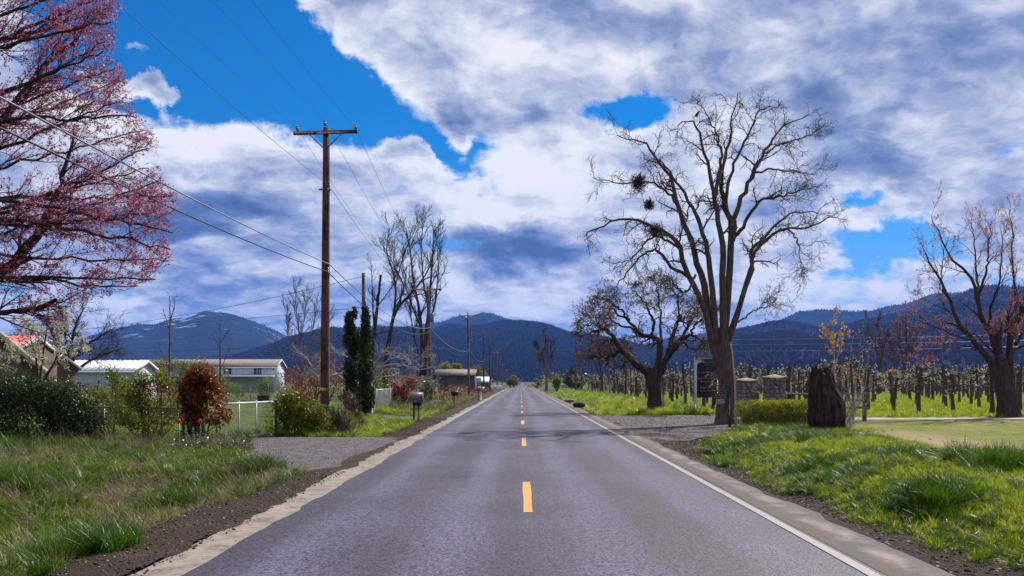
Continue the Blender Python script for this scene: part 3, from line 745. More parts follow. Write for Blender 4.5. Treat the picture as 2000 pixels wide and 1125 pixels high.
grass('orchard_grass', 'green grass growing between the orchard trunks', x, y, pick(len(x), dict(d0=3, d1=4, a0=2)), .9, 1.9, .2)
x, y = area(-40, -9.2, 29.5, 72, 9, lambda x, y: ~((y > 50.3) & (y < 54.2)))
grass('yard_grass', 'green blades over the yard behind the gate', x, y, pick(len(x), dict(g0=2, g1=3, d1=1)), .9, 1.5, .1, -.005)

q = np.stack([RNG.uniform(-8.0, -5.6, 420), RNG.uniform(28.3, 30.2, 420)], 1)
grass('grass_clump', 'bright tall grass at the foot of the bush and pole beside the driveway', q[:, 0], q[:, 1], pick(len(q), dict(b0=2, b1=2, d0=3, a0=1)), .7, 1.25, .3)
q = np.concatenate([np.stack([RNG.normal(xS_, .75, 200), RNG.normal(31.2, .4, 200)], 1), np.stack([RNG.uniform(8.4, 11.2, 160), RNG.normal(33.6, .3, 160)], 1)])
grass('grass_clump', 'grass growing against the stump and the clipped hedge', q[:, 0], q[:, 1], pick(len(q), dict(d0=4, a0=3, b1=1)), .6, 1.1, .3)
# loose stones and clods
scol = bpy.data.collections.new('stones')
M_stone = simple('stone', (0.10, 0.085, 0.075), (0.24, 0.21, 0.195), 20, .85, .25)
M_clod = simple('clod', (0.045, 0.03, 0.022), (0.10, 0.07, 0.052), 20, .95, .1)
ico = np.array([(0, 0, 1), (.9, 0, .3), (.28, .85, .3), (-.72, .53, .3), (-.72, -.53, .3), (.28, -.85, .3), (0, 0, -.6)], float)
it = np.array([[0, 1, 2], [0, 2, 3], [0, 3, 4], [0, 4, 5], [0, 5, 1], [6, 2, 1], [6, 3, 2], [6, 4, 3], [6, 5, 4], [6, 1, 5]])
for k in range(6):
    v = ico * (1 + RNG.uniform(-.3, .3, (7, 1))) * (1, RNG.uniform(.6, 1), RNG.uniform(.4, .8))
    hidden_proto(scol, 's%d' % k, mesh_np('s%d' % k, v, [it]), M_stone if k < 3 else M_clod)
def stones(name, label, x, y, lo, hi, dz, lo_i=0, hi_i=6):
    n = len(x); s = lo * (hi / lo) ** (RNG.random(n) ** 2.2)
    scatter(name, label, 'stones', np.stack([x, y, tz(x, y) + dz], 1), RNG.uniform(0, 6.28, (n, 3)) * (.1, .1, 1), s, RNG.integers(lo_i, hi_i, n), scol)
x, y = area(-5.0, -3.4, 5, 42, 420, lambda x, y: (x < -3.45 - .25 * RNG.random(len(x)) ** 2) & ((y < 17.3) | (y > 28.2)))
stones('loose_dirt', 'dirt clods and pebbles on the left shoulder', x, y, .005, .030, .008, 2, 6)
x, y = area(4.15, 5.9, 5, 27.5, 260, lambda x, y: RNG.random(len(x)) < np.clip((x - 4.1) / .6, 0, 1))
stones('loose_stones', 'broken stones lying in the right ditch', x, y, .007, .042, .010, 1, 6)
x, y = area(-10, -3.5, 17.6, 28.4, 40, lambda x, y: (y > 17.4 + (-3.6 - x) * .45) & (x > -5.8 - (y - 18.0) * .30))
stones('loose_gravel', 'fine gravel over the left driveway', x, y, .008, .022, .006, 0, 6)
x, y = area(4.0, 10, 24.6, 46, 60, lambda x, y: y > 24.8 + (x - 4.0) * 1.75)
stones('loose_gravel', 'gravel on the entrance drive under the big tree', x, y, .01, .03, .006, 0, 6)

n_ = 70; x = RNG.normal(12.8, 1.0, n_); y = RNG.uniform(15, 29, n_)
stones('molehill_soil', 'dark lumps of turned soil on the dry strip of the lawn', x, y, .03, .11, -.02, 3, 6)
# far forest on the hills: small conifers, one mass per hill
fcol = bpy.data.collections.new('far_trees')
M_fir = simple('far_fir', (0.006, 0.010, 0.008), (0.014, 0.018, 0.012), 1.0, 1.0, 0.0)
M_bare = simple('far_bare', (0.016, 0.011, 0.013), (0.028, 0.019, 0.020), 1.0, 1.0, 0.0)
for k in range(4):
    mb = MB(); h = 1.0; wd = (.20, .16, .24, .34)[k]
    if k < 3:
        mb.lathe([(wd, .12), (wd * .55, .45), (0.0, 1.0)], sides=5); mb.lathe([(wd * .75, .38), (wd * .35, .7), (0, 1.02)], sides=5)
    else:
        mb.lathe([(.05, 0), (wd, .4), (wd * .8, .75), (0, .95)], sides=5)
    hidden_proto(fcol, 't%d' % k, mb.mesh('t%d' % k), M_fir if k < 3 else M_bare)
FN = [(3000, .55, 1), (6000, .7, 1), (26000, 1, 1), (9000, 1, .5), (7000, .8, 1), (30000, 1, .6)]
FL = ['forest covering the blue mountain on the left', 'forest along the farther blue ridge', 'forest covering the hill straight ahead', 'bare woods on the low hill behind the white house', 'forest along the hazy right ridge', 'bare and evergreen woods on the long right hill']
for (X, Y, Z, TT), (n, sc, fir), lb in zip(HILLS, FN, FL):
    ny, nx = X.shape
    r = RNG.random(n) ** .8 * (ny - 9); c = RNG.uniform(0, nx - 1.001, n)
    nr = n // 6; r[:nr] = RNG.uniform(ny - 13, ny - 8, nr)
    i = r.astype(int); j = c.astype(int); fr = r - i; fc = c - j
    def bil(A): return (A[i, j] * (1 - fc) + A[i, j + 1] * fc) * (1 - fr) + (A[i + 1, j] * (1 - fc) + A[i + 1, j + 1] * fc) * fr
    pos = np.stack([bil(X), bil(Y), bil(Z) - 1.0], 1)
    u = pos[:, 0] / pos[:, 1]; k = (u > -.75) & (u < .72); pos = pos[k]; n = len(pos)
    dn = fbm(pos[:, 0] / 260, pos[:, 1] / 260, 99, 3)
    idx = np.where(RNG.random(n) < np.clip((dn - .5) * 5 + fir - .25, .1, 1), RNG.integers(0, 3, n), 3)
    rot = np.zeros((n, 3)); rot[:, 2] = RNG.uniform(0, 6.28, n)
    scatter('forest', lb, 'forest', pos, rot, RNG.uniform(8, 17, n) * (.8 if sc < .6 else 1), idx, fcol)

# ------------------------------------------------------------------ trees
def barkmat(name, c1, c2, s=7):
    m, T = new_mat(name); v = T.n('ShaderNodeTexCoord').outputs['Object']
    a = T.noise(T.vmath('MULTIPLY', v, (1, 1, .18)), s * 2.2, 6, .7); b = T.noise(v, s * .25, 4, .6)
    c = T.mix(T.mapr(a, .35, .65, 0, 1), c1, c2); c = T.mix(T.mapr(b, .45, .7, 0, .5), c, tuple(q * .6 for q in c2))
    return finish(m, T, bsdf(T, c, .9, .15, 0, a, .9, .03))
M_bark = barkmat('bark', (0.055, 0.034, 0.028), (0.135, 0.092, 0.076))
M_bark_dark = barkmat('dark_bark', (0.028, 0.019, 0.017), (0.075, 0.052, 0.046))
M_bark_orch = barkmat('orchard_bark', (0.045, 0.032, 0.029), (0.12, 0.088, 0.076))
M_bark_grey = barkmat('grey_bark', (0.09, 0.074, 0.068), (0.19, 0.16, 0.15))
M_bark_pale = barkmat('pale_bark', (0.22, 0.19, 0.18), (0.40, 0.36, 0.34))
M_twig = plain('twig', (0.060, 0.042, 0.036), .85, .15)
M_twig_red = plain('red_twig', (0.11, 0.055, 0.045), .8, .2)
M_twig_grey = plain('grey_twig', (0.14, 0.115, 0.105), .8, .2)
M_blossom_pink = leafmat('pink_blossom', (0.25, 0.05, 0.09), (0.47, 0.15, 0.22), (0.60, .28, .33), .38, .5, .3, .9, tcol=(1.1, .9, 1.0))
M_blossom_white = leafmat('white_blossom', (0.42, 0.39, 0.27), (0.60, 0.58, 0.47), (0.20, .23, .07), .4, .6, .2, 2.0, tcol=(1, 1, .9))
M_bud_red = leafmat('red_bud', (0.26, 0.07, 0.06), (0.46, 0.18, 0.14), None, .35, .6, .2, 2)
M_bud_brown = leafmat('brown_bud', (0.11, 0.065, 0.035), (0.22, 0.14, 0.075), None, .3, .6, .2, 2)
M_leaf_dark = leafmat('dark_leaf', (0.008, 0.022, 0.006), (0.028, 0.056, 0.011), (0.08, .11, .02), .22, .36, .4, .9)
M_leaf_yg = leafmat('yellow_green_leaf', (0.05, 0.075, 0.005), (0.16, 0.18, 0.010), (0.25, .19, .02), .42, .35, .5, 1.2)
M_leaf_orange = leafmat('orange_leaf', (0.075, 0.016, 0.006), (0.22, 0.065, 0.010), (0.15, .11, .015), .38, .33, .5, 1.3)
M_leaf_rust = leafmat('rust_leaf', (0.10, 0.030, 0.022), (0.22, 0.065, 0.040), None, .3, .5, .3, 1)
M_leaf_gold = leafmat('gold_leaf', (0.30, 0.15, 0.02), (0.46, 0.26, 0.04), None, .45, .5, .3, 2)
M_leaf_cyp = leafmat('cypress_leaf', (0.012, 0.022, 0.007), (0.036, 0.05, 0.012), (0.07, .075, .02), .2, .5, .3, .8)
M_leaf_willow = leafmat('willow_leaf', (0.09, 0.105, 0.018), (0.18, 0.19, 0.04), None, .45, .5, .3, .15)
M_leaf_box = leafmat('box_leaf', (0.09, 0.11, 0.006), (0.26, 0.265, 0.014), None, .4, .35, .5, 1.5)
M_leaf_grey = leafmat('bramble_leaf', (0.05, 0.075, 0.04), (0.16, 0.18, 0.12), (0.10, .05, .03), .25, .3, .6, 2)
M_leaf_fresh = leafmat('fresh_leaf', (0.07, 0.13, 0.012), (0.15, 0.21, 0.025), None, .45, .5, .3, .4)
M_leaf_bramble = leafmat('dead_bramble', (0.028, 0.016, 0.012), (0.085, 0.048, 0.034), (0.16, .11, .075), .2, .5, .3, 2)
M_leaf_red = leafmat('red_leaf', (0.20, 0.018, 0.018), (0.38, 0.035, 0.035), (0.10, .06, .03), .3, .5, .3, 1)

def polylines(specs, Yc, n=20, jit=0.02):
    """specs: (pixel points, r0, r1, depth offset at the tip) -> stacked limbs"""
    A, R = [], []
    for pts, r0, r1, dyy in specs:
        m = len(pts)
        w = [P(x, y, Yc + (dyy if not isinstance(dyy, tuple) else 0) * (i / (m - 1)) ** 1.2 + (dyy[0] + (dyy[1] - dyy[0]) * i / (m - 1) if isinstance(dyy, tuple) else 0)) for i, (x, y) in enumerate(pts)]
        A.append(resample(w, n, jit)); R.append(np.linspace(r0 ** .8, r1 ** .8, n) ** 1.25)
    return np.array(A), np.array(R)
def trunk_mesh(pts, rad, n=14, sides=12, rough=.10, seed=0):
    """tapered trunk with ridged, uneven sides"""
    C = resample(pts, n); Rr = np.interp(np.linspace(0, 1, n), np.linspace(0, 1, len(rad)), rad)
    V, Q = tube_arrays(C[None], Rr[None], sides)
    V = V.reshape(n, sides, 3); r = np.random.default_rng(seed)
    rid = 1 + rough * np.sin(np.arange(sides) * 2.4 + r.random() * 6)[None] + r.normal(0, rough * .35, (n, sides))
    flare = 1 + .35 * np.exp(-np.linspace(0, 9, n))[:, None] * (1 + .5 * np.sin(np.arange(sides) * 3.1)[None])
    V = C[:, None] + (V - C[:, None]) * (rid * flare)[..., None]
    return V.reshape(-1, 3), Q
def make_tree(name, label, loc, trunk, limbs, twigs, leaves=(), bark=None, twig=None, group=None, cat='tree', trunk_seed=0):
    """trunk: (pts,rad); limbs: [(Pt,R,sides)]; twigs: same; leaves: [(part name, mesh, material)] - all in world coordinates"""
    loc = Vector(loc); t = thing(name, label, cat, loc, 0, group); off = np.array(loc)
    Vs, Qs, n = [], [], 0
    if trunk is not None:
        V, Q = trunk_mesh(*trunk, seed=trunk_seed); Vs.append(V); Qs.append(Q); n = len(V)
    for Pt, R, sd in limbs:
        if len(Pt) == 0: continue
        V, Q = tube_arrays(Pt, R, sd); Vs.append(V); Qs.append(Q + n); n += len(V)
    link('trunk', mesh_np('trunk', np.concatenate(Vs) - off, [np.concatenate(Qs)], True), bark or M_bark, t)
    if twigs:
        me = branches_mesh('crown', [(Pt - off, R, s) for Pt, R, s in twigs])
        o = link('crown', me, twig or M_twig, t); o['kind'] = 'stuff'
    for nm, me, mt in leaves:
        co = np.empty(len(me.vertices) * 3, np.float32); me.vertices.foreach_get('co', co)
        co = co.reshape(-1, 3) - off.astype(np.float32); me.vertices.foreach_set('co', co.ravel()); me.update()
        o = link(nm, me, mt, t); o['kind'] = 'stuff'
    return t

# --- the big bare tree by the entrance drive
def z2(*a): return [(1120 + x * .4176, 170 + y * .4176) for x, y in a]
YB = 36.7
big = [
    (z2((640, 1170), (605, 1020), (540, 880), (490, 740), (440, 690), (385, 655), (300, 625), (200, 622), (110, 665), (45, 690)), .20, .025, -2.5),
    (z2((660, 1170), (620, 960), (580, 830), (545, 700), (490, 560), (460, 430), (400, 350), (350, 275), (300, 250), (200, 235)), .24, .022, 1.5),
    (z2((545, 720), (480, 540), (410, 470), (340, 440), (210, 450), (90, 422)), .10, .02, (1, 3)),
    (z2((680, 1150), (640, 870), (620, 740), (580, 620), (530, 520), (480, 440), (430, 370), (380, 330)), .20, .025, -1.0),
    (z2((715, 1160), (700, 860), (690, 700), (665, 560), (655, 460), (620, 340), (590, 220), (540, 160), (480, 175)), .22, .022, -2.0),
    (z2((745, 1160), (740, 700), (715, 580), (695, 460), (700, 360), (730, 240), (740, 130), (770, 35)), .23, .022, .5),
    (z2((660, 520), (690, 370), (680, 260), (640, 160), (575, 62)), .10, .018, (-1, 1.5)),
    (z2((742, 700), (770, 560), (830, 430), (890, 310), (940, 240), (1000, 170), (1090, 140)), .15, .022, 2.0),
    (z2((720, 580), (730, 430), (780, 300), (830, 200), (870, 110), (925, 92)), .10, .018, -2.0),
    (z2((745, 720), (800, 640), (870, 530), (960, 515), (1040, 490), (1120, 465)), .12, .02, -1.5),
    (z2((755, 1120), (820, 880), (838, 770), (900, 690), (990, 600), (1080, 585), (1180, 600)), .16, .02, 2.5),
    (z2((765, 1130), (830, 860), (840, 780), (930, 690), (1000, 665), (1100, 660), (1180, 620), (1240, 600)), .15, .02, -.8),
    (z2((560, 900), (460, 845), (400, 770), (340, 770), (290, 820), (230, 890), (190, 950)), .10, .02, -2.5),
    (z2((500, 760), (400, 700), (340, 720), (280, 800), (180, 830)), .08, .018, 1.5),
    (z2((900, 310), (960, 270), (1030, 250), (1110, 220), (1160, 190)), .06, .015, (1.2, 2.5)),
    (z2((850, 400), (930, 385), (1000, 390), (1060, 400), (1130, 410)), .06, .015, (1.0, -1.5)),
    (z2((1000, 665), (1050, 720), (1060, 800), (1070, 850)), .05, .012, (-.4, -1)),
    (z2((570, 880), (520, 960), (450, 895)), .07, .03, (-1, -2.2)),
    (z2((770, 1100), (850, 1040), (900, 1030), (960, 990)), .05, .012, 1.0)]
big = [(p_, a_ * .80, b_ * .8, d_) for p_, a_, b_, d_ in big]
bx, by = (1418 - CX) / F * YB, YB
trunk = ([(bx, by, -.15), (bx, by + .02, .5), (bx + .04, by, 1.5), (bx - .02, by, 2.5), (bx - .10, by, 3.4), (bx - .14, by, 4.1)], [.44, .39, .37, .36, .33, .18])
for q in range(19):
    if q in (0, 1, 3, 4, 5, 10, 11):
        pp = big[q][0]; xx = 1398 + (pp[0][0] - 1398) * .55; big[q] = ([(1408 + (xx - 1408) * .5, 715), (xx, 676)] + pp[1:],) + big[q][1:]
lp, lr = polylines(big, YB, 24, .035)
t1, r1 = spawn(lp, lr, 10, (.8, 2.1), (.4, 1.15), .24, (0, 0, .005), 9, .5, .30, 1.0, .3, .5)
t2, r2 = spawn(t1, r1, 8, (.35, .95), (.4, 1.2), .32, (0, 0, -.02), 7, .6, .15, 1.0, .35, .4, .008)
t3, r3 = spawn(t2, r2, 4, (.12, .38), (.4, 1.2), .3, (0, 0, 0), 4, .7, .1, 1.0, .5, .3, .0065)
t2b, r2b = spawn(lp, lr, 6, (.3, .9), (.5, 1.3), .28, (0, 0, 0), 6, .3, .35, 1.0, .35, .3, .008)
make_tree('bare_tree', 'tall leafless tree with three dark clumps in its crown beside the entrance drive', (bx, by, 0), trunk, [(lp, lr, 9), (t1, r1, 5)], [(t2, r2, 4), (t2b, r2b, 4), (t3, r3, 3)])
def clump(px, py, Y, r, label):
    c = np.array(P(px, py, Y)); n = 260
    d = RNG.normal(size=(n, 3)); d /= np.linalg.norm(d, axis=1, keepdims=True)
    a = c + d * r * RNG.uniform(0, .3, (n, 1)); b = c + d * r * RNG.uniform(.55, 1.15, (n, 1)) * (1, 1, 1.05)
    mid = (a + b) / 2 + RNG.normal(0, r * .16, (n, 3))
    t = thing('mistletoe', label, 'mistletoe', c, 0, 'clumps hanging in the bare tree')
    link('twigs', branches_mesh('twigs', [(np.stack([a, mid, b], 1) - c, np.full((n, 3), .008), 3)]), M_twig, t)['kind'] = 'stuff'
    link('foliage', leaf_mesh('foliage', RNG.normal(0, r * .42, (190, 3)), .09), M_bud_brown if r < .35 else M_leaf_cyp, t)['kind'] = 'stuff'
clump(1247, 357, 37.5, .42, 'largest and highest dark round clump in the bare tree')
clump(1267, 400, 38.0, .26, 'smallest dark clump, just below the highest one in the bare tree')
clump(1280, 450, 36.0, .30, 'reddish brown hanging clump, lowest one in the bare tree')
bd = thing('bird', 'small dark bird perched on a top twig of the bare tree', 'bird', P(1361, 224, 36))
mb = MB(); mb.lathe([(.0, -.11), (.035, -.09), (.06, -.03), (.065, .02), (.05, .08), (.03, .11), (.0, .13)], sides=9)
o = mb.build('body', M_twig, bd, True); o.rotation_euler = (0, math.radians(35), 0)
mb = MB(); mb.lathe([(.0, -.04), (.034, -.02), (.04, .01), (.025, .035), (0, .045)], (.085, 0, .12), 8); mb.tube([(.11, 0, .12), (.16, 0, .115)], [.011, .002], 5)
mb.build('head', M_twig, bd, True)
mb = MB(); mb.box((-.13, 0, -.10), (.16, .035, .012), rot=Euler((0, math.radians(-38), 0))); mb.build('tail', M_twig, bd)
mb = MB(); mb.tube([(0, .015, -.04), (.01, .015, -.13)], .005, 4); mb.tube([(0, -.015, -.04), (.01, -.015, -.13)], .005, 4); mb.build('legs', M_twig, bd)

# --- spreading oak beyond the drive
def z5(*a): return [(1020 + x * .3022, 520 + y * .3022) for x, y in a]
YO = 50.8
oak = [
    (z5((850, 760), (820, 700), (740, 630), (650, 550), (590, 450), (530, 410), (450, 430), (370, 460)), .30, .03, -1.5),
    (z5((700, 590), (640, 545), (540, 590), (450, 580), (400, 600)), .14, .025, (-.6, 1.5)),
    (z5((860, 740), (870, 660), (900, 540), (890, 485), (830, 460), (750, 420), (690, 360), (600, 300), (500, 250)), .26, .03, 2.0),
    (z5((880, 740), (920, 640), (960, 560), (1000, 510), (1060, 450), (1150, 465), (1200, 540)), .24, .03, -2.0),
    (z5((940, 590), (965, 480), (990, 380), (1010, 330), (1000, 200), (940, 90)), .16, .025, 1.5),
    (z5((1000, 510), (1060, 420), (1110, 300), (1160, 260)), .13, .025, 2.0),
    (z5((830, 460), (850, 380), (820, 300), (760, 200), (700, 150)), .12, .022, -2.0),
    (z5((690, 360), (640, 290), (560, 220), (470, 215)), .08, .02, (1.6, -1)),
    (z5((890, 485), (900, 400), (880, 250), (870, 120), (860, 60)), .10, .02, (1, 3)),
    (z5((750, 420), (640, 380), (540, 330), (420, 330)), .08, .02, (1.2, 2.5)),
    (z5((1090, 450), (1110, 380), (1190, 330), (1240, 260)), .07, .02, (-1.2, -2.5)),
    (z5((590, 450), (520, 400), (440, 380), (380, 400)), .08, .02, (-1, -2))]
lp, lr = polylines(oak, YO, 20, .05)
t1, r1 = spawn(lp, lr, 9, (.8, 2.2), (.5, 1.3), .30, (0, 0, .02), 9, .5, .30, 1.0, .35, .4)
t2, r2 = spawn(t1, r1, 7, (.4, 1.0), (.5, 1.3), .34, (0, 0, .02), 6, .6, .15, 1.0, .4, .3, .012)
t3, r3 = spawn(t2, r2, 4, (.15, .45), (.5, 1.2), .3, (0, 0, .02), 4, .7, .2, 1.0, .5, .3, .009)
ox, oy = (1279 - CX) / F * YO, YO
trunk = ([(ox + .1, oy, -.15), (ox + .05, oy, .6), (ox, oy, 1.4), (ox - .15, oy, 2.1), (ox - .2, oy, 2.6)], [.50, .47, .44, .46, .36])
make_tree('oak_tree', 'low wide oak with dark twisted limbs between the road and the orchard', (ox, oy, 0), trunk, [(lp, lr, 8), (t1, r1, 5)], [(t2, r2, 4), (t3, r3, 3)],
          [('buds', leaf_mesh('buds', ends(t3, 4, .5, .03), .085), M_bud_brown)], bark=M_bark_dark)

# --- red budded maple at the right edge
def z7(*a): return [(1600 + x * .2667, 560 + y * .2667) for x, y in a]
YM = 43.5
mp = [
    (z7((1330, 700), (1280, 600), (1200, 480), (1130, 390), (1040, 300), (960, 100), (860, -80), (800, -200), (760, -280)), .24, .02, -1.5),
    (z7((1350, 700), (1320, 600), (1300, 480), (1260, 350), (1200, 250), (1160, 100), (1110, -60), (960, -220), (880, -400), (830, -520)), .26, .02, 1.0),
    (z7((1360, 680), (1330, 520), (1310, 420), (1300, 350)), .20, .15, -.5),
    (z7((1400, 720), (1395, 480), (1415, 330), (1480, 200), (1510, 0), (1540, -200)), .26, .02, 2.0),
    (z7((1200, 250), (1170, 60), (1150, -140), (1130, -380), (1090, -500)), .10, .015, (.6, 2)),
    (z7((1160, 80), (1220, -120), (1240, -300), (1260, -480)), .09, .015, (.8, -1)),
    (z7((1260, 380), (1250, 180), (1320, -40), (1340, -260), (1330, -420)), .10, .015, (.5, -1.5)),
    (z7((1420, 330), (1440, 100), (1420, -140), (1410, -400), (1400, -560)), .12, .015, (1, 2.6)),
    (z7((1130, 390), (1040, 370), (930, 330), (800, 280), (700, 240)), .07, .012, (-.8, -2)),
    (z7((1200, 480), (1100, 440), (960, 450), (830, 480), (760, 500)), .06, .012, (-.6, 1)),
    (z7((1040, 300), (980, 200), (860, 140), (760, 80)), .06, .012, (-1, 0)),
    (z7((1390, 560), (1390, 380), (1385, 210)), .11, .08, -.8),
    (z7((1440, 420), (1560, 250), (1700, 120), (1820, 20)), .12, .015, (.5, 2)),
    (z7((1480, 200), (1600, 0), (1680, -220), (1700, -420)), .10, .015, (1, -1)),
    (z7((1430, 460), (1580, 400), (1750, 330), (1900, 300)), .08, .012, (.4, -2)),
    (z7((960, 100), (900, -20), (900, -180), (930, -330)), .06, .012, (-1, -2))]
mp = [(p_, a_ * .85, b_ * .8, d_) for p_, a_, b_, d_ in mp]
lp, lr = polylines(mp, YM, 22, .03)
t1, r1 = spawn(lp, lr, 8, (.7, 2.2), (.3, .8), .10, (-.02, 0, .05), 8, .45, .3, 1.0, .3, .4)
t2, r2 = spawn(t1, r1, 5, (.35, .9), (.3, .9), .14, (0, 0, .03), 6, .6, .15, 1.0, .4, .3, .006)
t3, r3 = spawn(t2, r2, 3, (.15, .5), (.3, .9), .15, (0, 0, .03), 4, .7, .2, 1.0, .5, .3, .006)
mx_, my_ = (1972 - CX) / F * YM, YM
trunk = ([(mx_, my_, -.15), (mx_ - .05, my_, .5), (mx_ - .2, my_, 1.4), (mx_ - .4, my_, 2.3), (mx_ - .45, my_, 3.0)], [.55, .48, .44, .42, .28])
make_tree('maple_tree', 'maple with thick dark trunk and small red buds at the right edge', (mx_, my_, 0), trunk, [(lp, lr, 9), (t1, r1, 5)], [(t2, r2, 4), (t3, r3, 3)],
          [('buds', leaf_mesh('buds', ends(t3, 6, .3, .03), .06), M_bud_red)], bark=M_bark_dark, twig=M_twig_red)

# --- pink flowering tree reaching in from the left edge
YP = 16.5
ol_y = [-420, -260, -120, 0, 50, 100, 160, 200, 260, 330, 380, 430, 480, 520, 555, 580, 605]
ol_x = [-60, 80, 190, 236, 225, 212, 245, 255, 296, 310, 343, 345, 340, 328, 285, 200, 130]
specs = [([(-340, 760), (-220, 660), (-120, 628), (0, 612), (60, 602), (114, 588)], .075, .035, -1.2),
         ([(-340, 700), (-170, 600), (0, 528), (60, 470), (108, 388), (128, 330), (142, 265)], .17, .02, .6),
         ([(-340, 650), (-200, 480), (-90, 330), (0, 240), (90, 130), (200, 30)], .17, .02, -1),
         ([(-340, 620), (-280, 400), (-190, 200), (-80, 30), (20, -160)], .17, .02, 1.5),
         ([(-340, 620), (-350, 350), (-320, 100), (-260, -150), (-200, -350)], .17, .02, -.5),
         ([(-350, 640), (-480, 420), (-600, 250), (-720, 120)], .15, .02, 1),
         ([(-350, 660), (-520, 540), (-680, 480), (-850, 460)], .14, .02, -1.5),
         ([(-340, 690), (-340, 480), (-300, 280), (-280, 60)], .16, .02, (-.5, -4)),
         ([(-340, 690), (-300, 500), (-240, 380), (-180, 300)], .16, .02, (.5, 5))]
rr = np.random.default_rng(5)
for k in range(30):
    yy = -330 + k * 31 + rr.uniform(-10, 10); xx = np.interp(yy, ol_y, ol_x) - abs(rr.normal(0, 16))
    sx = rr.uniform(-300, -120); sy = yy + (xx - sx) * rr.uniform(.10, .42) if yy < 380 else yy + rr.uniform(-90, 20)
    sy = min(sy, 600); d = rr.uniform(-3.2, 3.2); sag = rr.uniform(-25, 30)
    specs.append(([(sx, sy), (sx * .6 + xx * .4, sy * .6 + yy * .4 + sag), (sx * .25 + xx * .75, sy * .25 + yy * .75 + sag * .6), (xx, yy)], rr.uniform(.035, .06), .010, (d * .3, d)))
for k in range(14):
    a = rr.uniform(1.7, 4.4); L = rr.uniform(300, 560)
    xx = -340 + math.cos(a) * L; yy = 160 - math.sin(a) * L * .9
    specs.append(([(-340, 560), (-340 * .5 + xx * .5, 560 * .4 + yy * .6 - 40), (xx, yy)], .07, .012, rr.uniform(-3, 3)))
lp, lr = polylines(specs, YP, 20, .02)
def kp(o): return (o[:, -1, 0] / o[:, -1, 1] * F + CX) < np.interp(HY - (o[:, -1, 2] - H0) / o[:, -1, 1] * F, ol_y, ol_x) + 10
t1, r1 = spawn(lp, lr, 15, (.5, 1.7), (.25, .75), .08, (.03, 0, .015), 9, .42, .22, 1.0, .3, .5, .004, kp)
t2, r2 = spawn(t1, r1, 8, (.2, .7), (.3, .8), .10, (.03, 0, .01), 6, .6, .12, 1.0, .4, .3, .0035, kp)
t3, r3 = spawn(t2, r2, 3, (.06, .25), (.3, .9), .1, (0, 0, .02), 3, .7, .2, 1.0, .6, .3, .003, kp)
px_, py_ = (-340 - CX) / F * YP, YP
trunk = ([(px_, py_, -.2), (px_, py_, .8), (px_ + .05, py_, 1.7), (px_, py_, 2.8)], [.36, .30, .27, .25])
bl = ends(t3, 2, .4); bl = bl[RNG.random(len(bl)) < .55]; bl = np.repeat(bl, 5, 0) + RNG.normal(0, .022, (len(bl) * 5, 3))
make_tree('flowering_tree', 'pink flowering tree leaning into the upper left corner', (px_, py_, 0), trunk, [(lp, lr, 7), (t1, r1, 4)], [(t2, r2, 3), (t3, r3, 3)],
          [('blossom', leaf_mesh('blossom', bl, .031, aspect=.8), M_blossom_pink)], bark=M_bark_dark)

# --- other trees, seen farther off; limbs given as they stand
def px_tree(name, label, Y, base, specs, tw=(6, 5, 3), ln=(.12, .06, .03), ang=(.25, .7), wob=.14, trop=(0, 0, .04), bark=None, twig=None, leaves=(), rb=.3, rmin=None, jit=.01, group=None, trunk_to=None):
    """ln are shoot lengths as fractions of the tree height"""
    lp, lr = polylines(specs, Y, 16, 0)
    H = lp[..., 2].max() - lp[..., 2].min(); lp = lp + RNG.normal(0, jit * H * .3, lp.shape) * np.linspace(0, 1, 16)[None, :, None] * .5
    rm = rmin or Y * .00018
    t1, r1 = spawn(lp, lr, tw[0], (ln[0] * H * .5, ln[0] * H), ang, wob, trop, 7, .5, .25, 1, .35, .4, rm)
    t2, r2 = spawn(t1, r1, tw[1], (ln[1] * H * .5, ln[1] * H), ang, wob * 1.2, trop, 5, .6, .2, 1, .4, .3, rm)
    tws = [(t1, r1, 4), (t2, r2, 3)]; last = t2
    if tw[2]:
        t3, r3 = spawn(t2, r2, tw[2], (ln[2] * H * .5, ln[2] * H), ang, wob * 1.2, trop, 4, .7, .2, 1, .5, .3, rm)
        tws.append((t3, r3, 3)); last = t3
    bx, by = (base[0] - CX) / F * Y, Y; z0 = tz1(bx, by)
    fx = lp[0, 0]
    trunk = ([(bx, by, z0 - .15), (bx * .6 + fx[0] * .4, by, z0 * .6 + fx[2] * .4), tuple(fx), tuple(lp[0, 2])], [rb * 1.1, rb * .95, rb * .85, lr[0, 2]]) if rb > 0 else None
    lv = [(nm, leaf_mesh(nm, ends(last, k, .3, jj), sz), mt) for nm, k, sz, mt, jj in leaves]
    return make_tree(name, label, (bx, by, z0), trunk, [(lp, lr, 6)], tws, lv, bark or M_bark, twig or M_twig, group)

